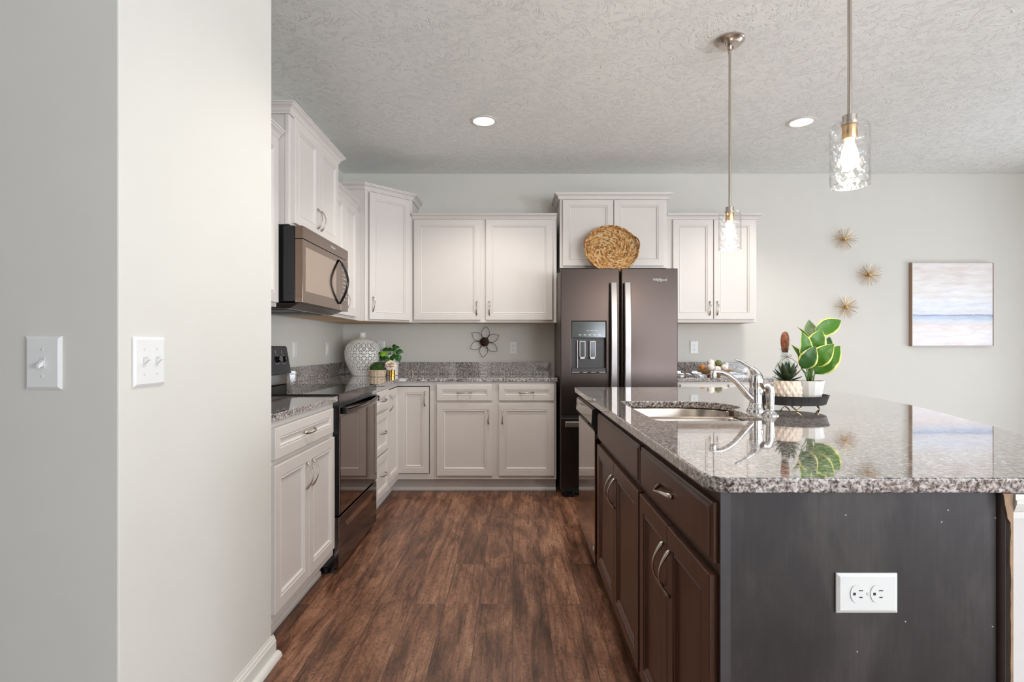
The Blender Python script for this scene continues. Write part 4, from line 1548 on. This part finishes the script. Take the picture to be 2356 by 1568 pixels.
# quilted cream pot with a dark succulent
sx_, sy_ = 1.085, 2.150
sp_ = thing('potted_succulent', 'dark spiky succulent in a cream quilted pot on the tray', 'potted plant', (sx_, sy_, TZ))
bm = B()
nU, nV = 126, 24
rings = []
for i in range(nV + 1):
    v = i / nV
    base_r = 0.041 + 0.0115 * sin(pi * (0.12 + 0.80 * v))
    ring_ = []
    for k in range(nU):
        a = 2 * pi * k / nU
        q = min(abs(sin(a * 7 + v * pi * 2.2)), abs(sin(a * 7 - v * pi * 2.2)))
        ring_.append((cos(a) * (base_r - 0.003 + 0.0065 * q), sin(a) * (base_r - 0.003 + 0.0065 * q), 0.088 * v))
    rings.append(ring_)
inner = [[(cos(2 * pi * k / nU) * 0.043, sin(2 * pi * k / nU) * 0.043, z) for k in range(nU)] for z in (0.088, 0.078)]
loft(bm, rings + inner)
obj('pot', bm, 'pot_cream', sp_, smooth=60)
obj('soil', lathe(B(), [(0, 0.0785), (0.0425, 0.0785), (0.0425, 0.083), (0, 0.086)], 20), 'soil', sp_)
rr = random.Random(5)
k = 0
for n, el, L, w in ((7, 15, 0.056, 0.020), (7, 42, 0.070, 0.024), (5, 66, 0.080, 0.026), (2, 82, 0.086, 0.026)):
    for j in range(n):
        a = 2 * pi * (j + 0.5 * (k % 2)) / n + rr.uniform(-0.15, 0.15)
        e = radians(el + rr.uniform(-5, 5))
        d = Vector((cos(a) * cos(e), sin(a) * cos(e), sin(e)))
        c0 = Vector((cos(a) * 0.006, sin(a) * 0.006, 0.0865))
        nrm = Vector((-cos(a) * sin(e), -sin(a) * sin(e), cos(e)))
        if abs(d.z) > 0.95:
            nrm = Vector((0, -1, 0.2))
        LL = L * rr.uniform(0.9, 1.05)
        leaf_obj('leaf', sp_, 'succulent', c0, c0 + d * LL, nrm, w, bend=-0.06, fold=0.35, seg=8, power=0.75)
    k += 1

# fluted white pot with variegated leaves
hx_, hy_ = 1.203, 2.200
hp_ = thing('potted_leaf_plant', 'tall variegated green leaf plant in a fluted white pot', 'potted plant', (hx_, hy_, TZ))
bm = B()
nf = 14
loops = []
for r_, z in ((0.036, 0.0), (0.040, 0.002), (0.053, 0.080), (0.0535, 0.084)):
    loops.append([(cos(2 * pi * (k + 0.2) / nf) * r_, sin(2 * pi * (k + 0.2) / nf) * r_, z) for k in range(nf)])
loops.append([(cos(2 * pi * (k + 0.2) / nf) * 0.0500, sin(2 * pi * (k + 0.2) / nf) * 0.0500, 0.084) for k in range(nf)])
loops.append([(cos(2 * pi * (k + 0.2) / nf) * 0.0485, sin(2 * pi * (k + 0.2) / nf) * 0.0485, 0.072) for k in range(nf)])
loft(bm, loops)
obj('pot', bm, 'pot_white', hp_, bevel=0.001)
obj('soil', lathe(B(), [(0, 0.0725), (0.047, 0.0725), (0.047, 0.076), (0, 0.078)], 20), 'soil', hp_)


def LP(cx, cy, dy=0.0):
    """point of the plant from its measured place in the picture, at the pot's distance plus dy"""
    D = hy_ + dy
    px, py = 1560 + cx / 4.355, 700 + cy / 4.355
    return Vector(((px - 1180) * D / 1250 - hx_, dy, 1.16 - (py - 795) * D / 1250 - TZ))


lv_ = [  # base, tip, depth base, depth tip, width, material, normal, bend
    ((1250, 545), (1240, 275), -0.010, -0.030, 0.060, 'hosta', (0.35, -1, 0.15), 0.10),
    ((1235, 640), (1132, 402), 0.015, 0.025, 0.048, 'hosta', (0.8, -1, 0.2), 0.12),
    ((1335, 470), (1438, 250), -0.005, -0.015, 0.062, 'hosta', (-0.1, -1, 0.25), 0.08),
    ((1345, 350), (1312, 152), 0.040, 0.065, 0.046, 'hosta_grey', (-0.3, -1, 0.1), -0.12),
    ((1375, 290), (1632, 160), 0.030, 0.050, 0.058, 'hosta', (0.1, -1, 0.35), 0.10),
    ((1240, 640), (1378, 415), -0.040, -0.055, 0.056, 'hosta_dark', (-0.25, -1, 0.1), 0.10),
    ((1345, 610), (1562, 396), -0.035, -0.060, 0.062, 'hosta', (-0.2, -1, 0.45), 0.10),
    ((1375, 695), (1622, 416), 0.005, 0.020, 0.072, 'hosta', (-0.3, -1, 0.3), 0.12),
    ((1470, 470), (1520, 325), 0.030, 0.045, 0.040, 'hosta_dark', (0, -1, 0.1), 0.06),
    ((1310, 400), (1192, 225), 0.035, 0.055, 0.026, 'hosta_dark', (0.9, -1, 0.2), 0.10),
    ((1390, 560), (1335, 395), 0.020, 0.02, 0.050, 'hosta_dark', (0.2, -1, 0.1), 0.05),
    ((1300, 620), (1290, 430), 0.010, 0.01, 0.044, 'hosta_dark', (0.3, -1, 0.1), 0.05),
]
for b_, t_, d0, d1_, w_, m_, n_, bd_ in lv_:
    A = LP(*b_, d0)
    o = leaf_obj('leaf', hp_, m_, A, LP(*t_, d1_), n_, w_ * 1.22, bend=bd_, fold=0.22, seg=14, power=0.72, wav=0.06)
    root_p = Vector((A.x * 0.22, A.y * 0.3, 0.076))
    mid = Vector((A.x * 0.5, A.y * 0.7, root_p.z + (A.z - root_p.z) * 0.6))
    obj('stalk', tube(B(), [root_p, mid, A, A.lerp(LP(*t_, d1_), 0.06)], [0.0026, 0.0022, 0.0018, 0.0012], 6), 'stem', o, smooth=180)

# glass bottle with carved stopper
bx_, by_ = 1.146, 2.288
gb = thing('glass_bottle', 'clear glass bottle with a carved brown stopper behind the succulent', 'bottle', (bx_, by_, TZ))
obj('glass_body', lathe(B(), [(0, 0.0005), (0.036, 0.0005), (0.039, 0.004), (0.040, 0.012), (0.040, 0.120), (0.0385, 0.134), (0.032, 0.148), (0.022, 0.158), (0.0175, 0.166), (0.0165, 0.176), (0.0165, 0.204),
                              (0.0175, 0.208), (0.026, 0.210), (0.0262, 0.2125), (0.0165, 0.214), (0.0145, 0.213), (0.0145, 0.170), (0.019, 0.160), (0.030, 0.146), (0.036, 0.132),
                              (0.0375, 0.118), (0.0375, 0.012), (0.034, 0.006), (0, 0.005)], 36), 'bottle_glass', gb, smooth=50)
obj('stopper', lathe(B(), [(0, 0.196), (0.0115, 0.197), (0.0135, 0.206), (0.0145, 0.216), (0.0168, 0.230), (0.0175, 0.248), (0.0155, 0.266), (0.0105, 0.279), (0.005, 0.284), (0, 0.285)], 20), 'stopper', gb, smooth=180)
bm = B()
tube(bm, [(0.0182 * cos(2 * pi * k / 20), 0.0182 * sin(2 * pi * k / 20), 0.178) for k in range(21)], 0.0012, 5)
for s_ in (-1, 1):
    tube(bm, [(0, -0.020, 0.178), (s_ * 0.010, -0.023, 0.188), (s_ * 0.018, -0.023, 0.186), (s_ * 0.012, -0.023, 0.178), (0, -0.021, 0.177)], 0.0011, 5)
    tube(bm, [(0, -0.020, 0.177), (s_ * 0.018, -0.026, 0.170), (s_ * 0.034, -0.034, 0.152), (s_ * 0.036, -0.036, 0.130)], 0.0011, 5)
obj('twine_bow', bm, 'twine', gb, smooth=180)

# ------------------------------------------------------------------ twig nest with decorative balls on the far right counter
nx, ny = 1.672, 4.52
tn = thing('twig_nest', 'wild twig nest bowl on the counter right of the fridge', 'nest', (nx, ny, CT))
rr = random.Random(21)
bm = B()
for k in range(46):
    a = rr.uniform(0, 2 * pi)
    a2 = a + rr.uniform(0.7, 1.7)
    z0_, z1_ = rr.uniform(0.006, 0.05), rr.uniform(0.02, 0.062)
    r0_ = 0.040 + z0_ * 1.7
    r1_ = 0.060 + z1_ * 1.7
    am = (a + a2) / 2
    tube(bm, [(r0_ * cos(a), r0_ * sin(a), z0_), ((r0_ + r1_) / 2 * 1.12 * cos(am), (r0_ + r1_) / 2 * 1.12 * sin(am), (z0_ + z1_) / 2), (r1_ * cos(a2), r1_ * sin(a2), z1_)], [0.0022, 0.0026, 0.0012], 5)
for k in range(14):
    a = rr.uniform(0, 2 * pi)
    tube(bm, [(0.05 * cos(a), 0.05 * sin(a), 0.02), (0.11 * cos(a + 0.2), 0.11 * sin(a + 0.2), 0.05), (0.168 * cos(a + 0.3), 0.168 * sin(a + 0.3), rr.uniform(0.055, 0.085))], [0.0026, 0.002, 0.0009], 5)
lathe(bm, [(0, 0.0008), (0.05, 0.0008), (0.055, 0.006), (0.05, 0.010), (0, 0.010)], 18)
obj('twigs', bm, 'stem_brown', tn)
for (lb, x, y, z, r_, m_) in (('speckled white ball on top of the twig nest', -0.025, 0.0, 0.112, 0.030, 'ball_white'), ('round white ball at the front of the twig nest', -0.048, -0.062, 0.078, 0.031, 'ball_white'),
                              ('mossy green ball on top of the twig nest', 0.040, 0.004, 0.108, 0.028, 'ball_green'), ('white ball at the right of the twig nest', 0.078, -0.030, 0.074, 0.030, 'ball_white'),
                              ('rust orange ball at the left of the twig nest', -0.098, -0.012, 0.076, 0.026, 'ball_orange'), ('pale ball low in the middle of the twig nest', 0.012, -0.050, 0.062, 0.027, 'ball_white')):
    bm = ball(B(), (0, 0, 0), r_, 18, 12)
    for v in bm.verts:
        v.co *= 1 + 0.05 * sin(v.co.x * 190) * sin(v.co.z * 170)
    o = obj('decor_ball', bm, m_, None, (nx + x, ny + y, CT + z), smooth=180)
    tag(o, lb, 'ornament', 'balls in the twig nest')

# ------------------------------------------------------------------ corner counter decor
# lattice vase
vs = thing('lattice_vase', 'large white vase with pierced star lattice in the counter corner', 'vase', (-1.284, 4.640, CT))


def vase_r(h):
    pts = [(0, 0.088), (0.03, 0.100), (0.08, 0.125), (0.14, 0.145), (0.19, 0.1515), (0.24, 0.143), (0.275, 0.122), (0.295, 0.098), (0.310, 0.070), (0.318, 0.050), (0.324, 0.036), (0.330, 0.028)]
    for (a, ra), (b, rb) in zip(pts, pts[1:]):
        if a <= h <= b:
            t = (h - a) / (b - a)
            return ra + (rb - ra) * t
    return pts[-1][1]


obj('foot', lathe(B(), [(0, 0.0008), (0.086, 0.0008), (0.090, 0.004), (0.092, 0.012), (0.088, 0.014), (0.082, 0.012), (0, 0.010)], 48), 'ceramic', vs, smooth=50)
obj('neck', lathe(B(), [(vase_r(0.278), 0.278), (vase_r(0.290), 0.290), (0.098, 0.297), (0.070, 0.312), (0.048, 0.320), (0.034, 0.326), (0.027, 0.334), (0.0245, 0.345), (0.0265, 0.364), (0.024, 0.366), (0.021, 0.362), (0.020, 0.34),
                        (0.03, 0.322), (0.066, 0.306), (vase_r(0.290) - 0.006, 0.287), (vase_r(0.278) - 0.004, 0.278)], 48), 'ceramic', vs, smooth=60)
bm = B()
nc, nr = 18, 5
z0_, z1_ = 0.012, 0.280
G = []
for i in range(2 * nr + 1):
    h = z0_ + (z1_ - z0_) * i / (2 * nr)
    r_ = vase_r(h)
    G.append([bm.verts.new((r_ * cos(2 * pi * k / (2 * nc)), r_ * sin(2 * pi * k / (2 * nc)), h)) for k in range(2 * nc)])
fs = []
for i in range(nr):
    for k in range(nc):
        ctr = G[2 * i + 1][2 * k + 1]
        K = lambda j: (2 * k + j) % (2 * nc)
        rim_ = [G[2 * i][K(0)], G[2 * i][K(1)], G[2 * i][K(2)], G[2 * i + 1][K(2)], G[2 * i + 2][K(2)], G[2 * i + 2][K(1)], G[2 * i + 2][K(0)], G[2 * i + 1][K(0)]]
        for j in range(8):
            fs.append(bm.faces.new((ctr, rim_[j], rim_[(j + 1) % 8])))
bmesh.ops.recalc_face_normals(bm, faces=bm.faces[:])
bmesh.ops.inset_individual(bm, faces=fs, thickness=0.0030, use_even_offset=True)
bmesh.ops.delete(bm, geom=fs, context='FACES')
o = obj('pierced_body', bm, 'ceramic', vs)
m = o.modifiers.new('wall', 'SOLIDIFY')
m.thickness = 0.005
m.offset = -1

# moss basket
mb = thing('moss_basket', 'small wicker basket of green moss in front of the vase', 'basket', (-1.112, 4.468, CT))
bm = B()
nW = 30
rings = []
for i in range(9):
    v = i / 8
    base_r = 0.060 + 0.009 * v + 0.002 * (i % 2)
    rings.append([(cos(2 * pi * k / nW) * (base_r + 0.0022 * cos(k * pi + i * pi * 0.0)), sin(2 * pi * k / nW) * (base_r + 0.0022 * cos(k * pi)), 0.0008 + 0.055 * v) for k in range(nW)])
rings.append([(cos(2 * pi * k / nW) * 0.068, sin(2 * pi * k / nW) * 0.068, 0.055) for k in range(nW)])
rings.append([(cos(2 * pi * k / nW) * 0.062, sin(2 * pi * k / nW) * 0.062, 0.040) for k in range(nW)])
loft(bm, rings)
obj('woven_side', bm, 'wicker', mb)
bm = ball(B(), (-0.004, 0, 0.058), 0.056, 22, 14, (1.0, 0.95, 1.0))
bmesh.ops.delete(bm, geom=[v for v in bm.verts if v.co.z < 0.0425], context='VERTS')
rr = random.Random(31)
for v in bm.verts:
    d = (v.co - Vector((-0.004, 0, 0.058)))
    v.co += d.normalized() * rr.uniform(-0.003, 0.005)
for k in range(520):
    a, e = rr.uniform(0, 2 * pi), rr.uniform(0.0, 1.45)
    d = Vector((cos(a) * cos(e), sin(a) * cos(e), sin(e)))
    p = Vector((-0.004, 0, 0.058)) + d * 0.053
    q = p + (d + Vector((rr.uniform(-.6, .6), rr.uniform(-.6, .6), rr.uniform(-.2, .6)))).normalized() * rr.uniform(0.007, 0.014)
    tube(bm, [p, q], [0.0022, 0.0006], 3)
o = obj('moss', bm, 'moss', mb)
o['kind'] = 'stuff'

# gold pot with an ivory bloom
gp = thing('gold_flower_pot', 'small gold cylinder holding one ivory flower beside the moss', 'flower', (-0.998, 4.490, CT))
obj('pot', lathe(B(), [(0, 0.0006), (0.024, 0.0006), (0.0255, 0.002), (0.0255, 0.055), (0.0235, 0.055), (0.0235, 0.045), (0, 0.045)], 32), 'gold', gp, smooth=40)
fl = B()
rr = random.Random(41)
cen = Vector((-0.010, -0.012, 0.092))
for lay, (n, el, L, w) in enumerate(((9, -0.1, 0.050, 0.042), (9, 0.45, 0.046, 0.040), (8, 0.95, 0.038, 0.034), (6, 1.3, 0.030, 0.026))):
    for k in range(n):
        a = 2 * pi * (k + 0.5 * lay) / n + rr.uniform(-0.2, 0.2)
        e = el + rr.uniform(-0.15, 0.15)
        d = Vector((cos(a) * cos(e), sin(a) * cos(e), sin(e)))
        # tip the bloom towards the room
        rot = Matrix.Rotation(radians(38), 3, 'X')
        d = rot @ d
        nn = rot @ Vector((-cos(a) * sin(e), -sin(a) * sin(e), cos(e)))
        leaf(fl, cen + d * 0.004, cen + d * L, nn, w, bend=0.16, fold=0.25, seg=7, power=1.5, wav=0.12)
ff = obj('flower', fl, 'petal', gp, smooth=180)
obj('stalk', tube(B(), [(0, 0, 0.0455), (-0.006, -0.002, 0.062), (-0.016, -0.005, 0.082)], 0.0025, 6), 'stem', gp)

# leafy green plant in a ribbed white pot
px_, py_ = -1.040, 4.690
lp = thing('leafy_plant', 'glossy green trailing plant in a ribbed white pot behind the moss', 'potted plant', (px_, py_, CT))
bm = B()
nR = 36
rings = []
for r_, z in ((0.040, 0.0006), (0.046, 0.003), (0.052, 0.150), (0.052, 0.176)):
    rings.append([(cos(2 * pi * k / nR) * (r_ + (0.0012 if k % 2 else -0.0012)), sin(2 * pi * k / nR) * (r_ + (0.0012 if k % 2 else -0.0012)), z) for k in range(nR)])
rings.append([(cos(2 * pi * k / nR) * 0.047, sin(2 * pi * k / nR) * 0.047, 0.176) for k in range(nR)])
rings.append([(cos(2 * pi * k / nR) * 0.045, sin(2 * pi * k / nR) * 0.045, 0.160) for k in range(nR)])
loft(bm, rings)
obj('pot', bm, 'pot_white', lp)


def QP(cx, cy, dy):
    D = py_ + dy
    px, py = 780 + cx / 11.2, 740 + cy / 11.2
    return Vector(((px - 1180) * D / 1250 - px_, dy, 1.16 - (py - 795) * D / 1250 - CT))


lv2 = [((1170, 850), (1050, 770), -0.05, -0.06, 0.0, 'pothos'), ((1120, 790), (1040, 835), -0.08, -0.12, 0.045, 'pothos'), ((1190, 760), (1100, 900), -0.08, -0.13, 0.060, 'lime'),
       ((1280, 700), (1110, 735), -0.03, -0.05, 0.045, 'pothos'), ((1260, 690), (1370, 740), -0.03, -0.04, 0.045, 'pothos'), ((1370, 640), (1480, 605), -0.02, -0.02, 0.040, 'pothos'),
       ((1450, 650), (1575, 672), -0.02, -0.02, 0.030, 'pothos'), ((1370, 690), (1480, 740), -0.03, -0.05, 0.045, 'pothos'), ((1500, 720), (1665, 790), -0.02, -0.03, 0.038, 'pothos'),
       ((1560, 750), (1480, 850), -0.03, -0.05, 0.050, 'pothos'), ((1510, 850), (1560, 1040), -0.04, -0.06, 0.055, 'pothos'), ((1320, 880), (1500, 920), -0.05, -0.08, 0.062, 'pothos'),
       ((1200, 880), (1060, 1000), -0.06, -0.09, 0.055, 'pothos'), ((1250, 900), (1180, 1010), -0.06, -0.10, 0.055, 'pothos'), ((1330, 930), (1390, 1010), -0.05, -0.08, 0.040, 'pothos'),
       ((1300, 940), (1370, 1080), -0.06, -0.09, 0.042, 'lime'), ((1060, 870), (1090, 960), -0.04, -0.06, 0.04, 'pothos')]
for b_, t_, d0, d1_, w_, m_ in lv2:
    if w_ == 0:
        continue
    A = QP(*b_, d0)
    T = QP(*t_, d1_)
    o = leaf_obj('leaf', lp, m_, A, T, (0.1, -0.8, 0.55), w_ * 0.95, bend=0.10, fold=-0.15, seg=9, power=0.72)
    r0_ = Vector((0.012 * (1 if A.x > 0 else -1), -0.005, 0.165))
    mid = (r0_ + A) / 2 + Vector((0, 0, 0.03))
    obj('stalk', tube(B(), [r0_, mid, A], [0.0018, 0.0015, 0.001], 5), 'stem', o)
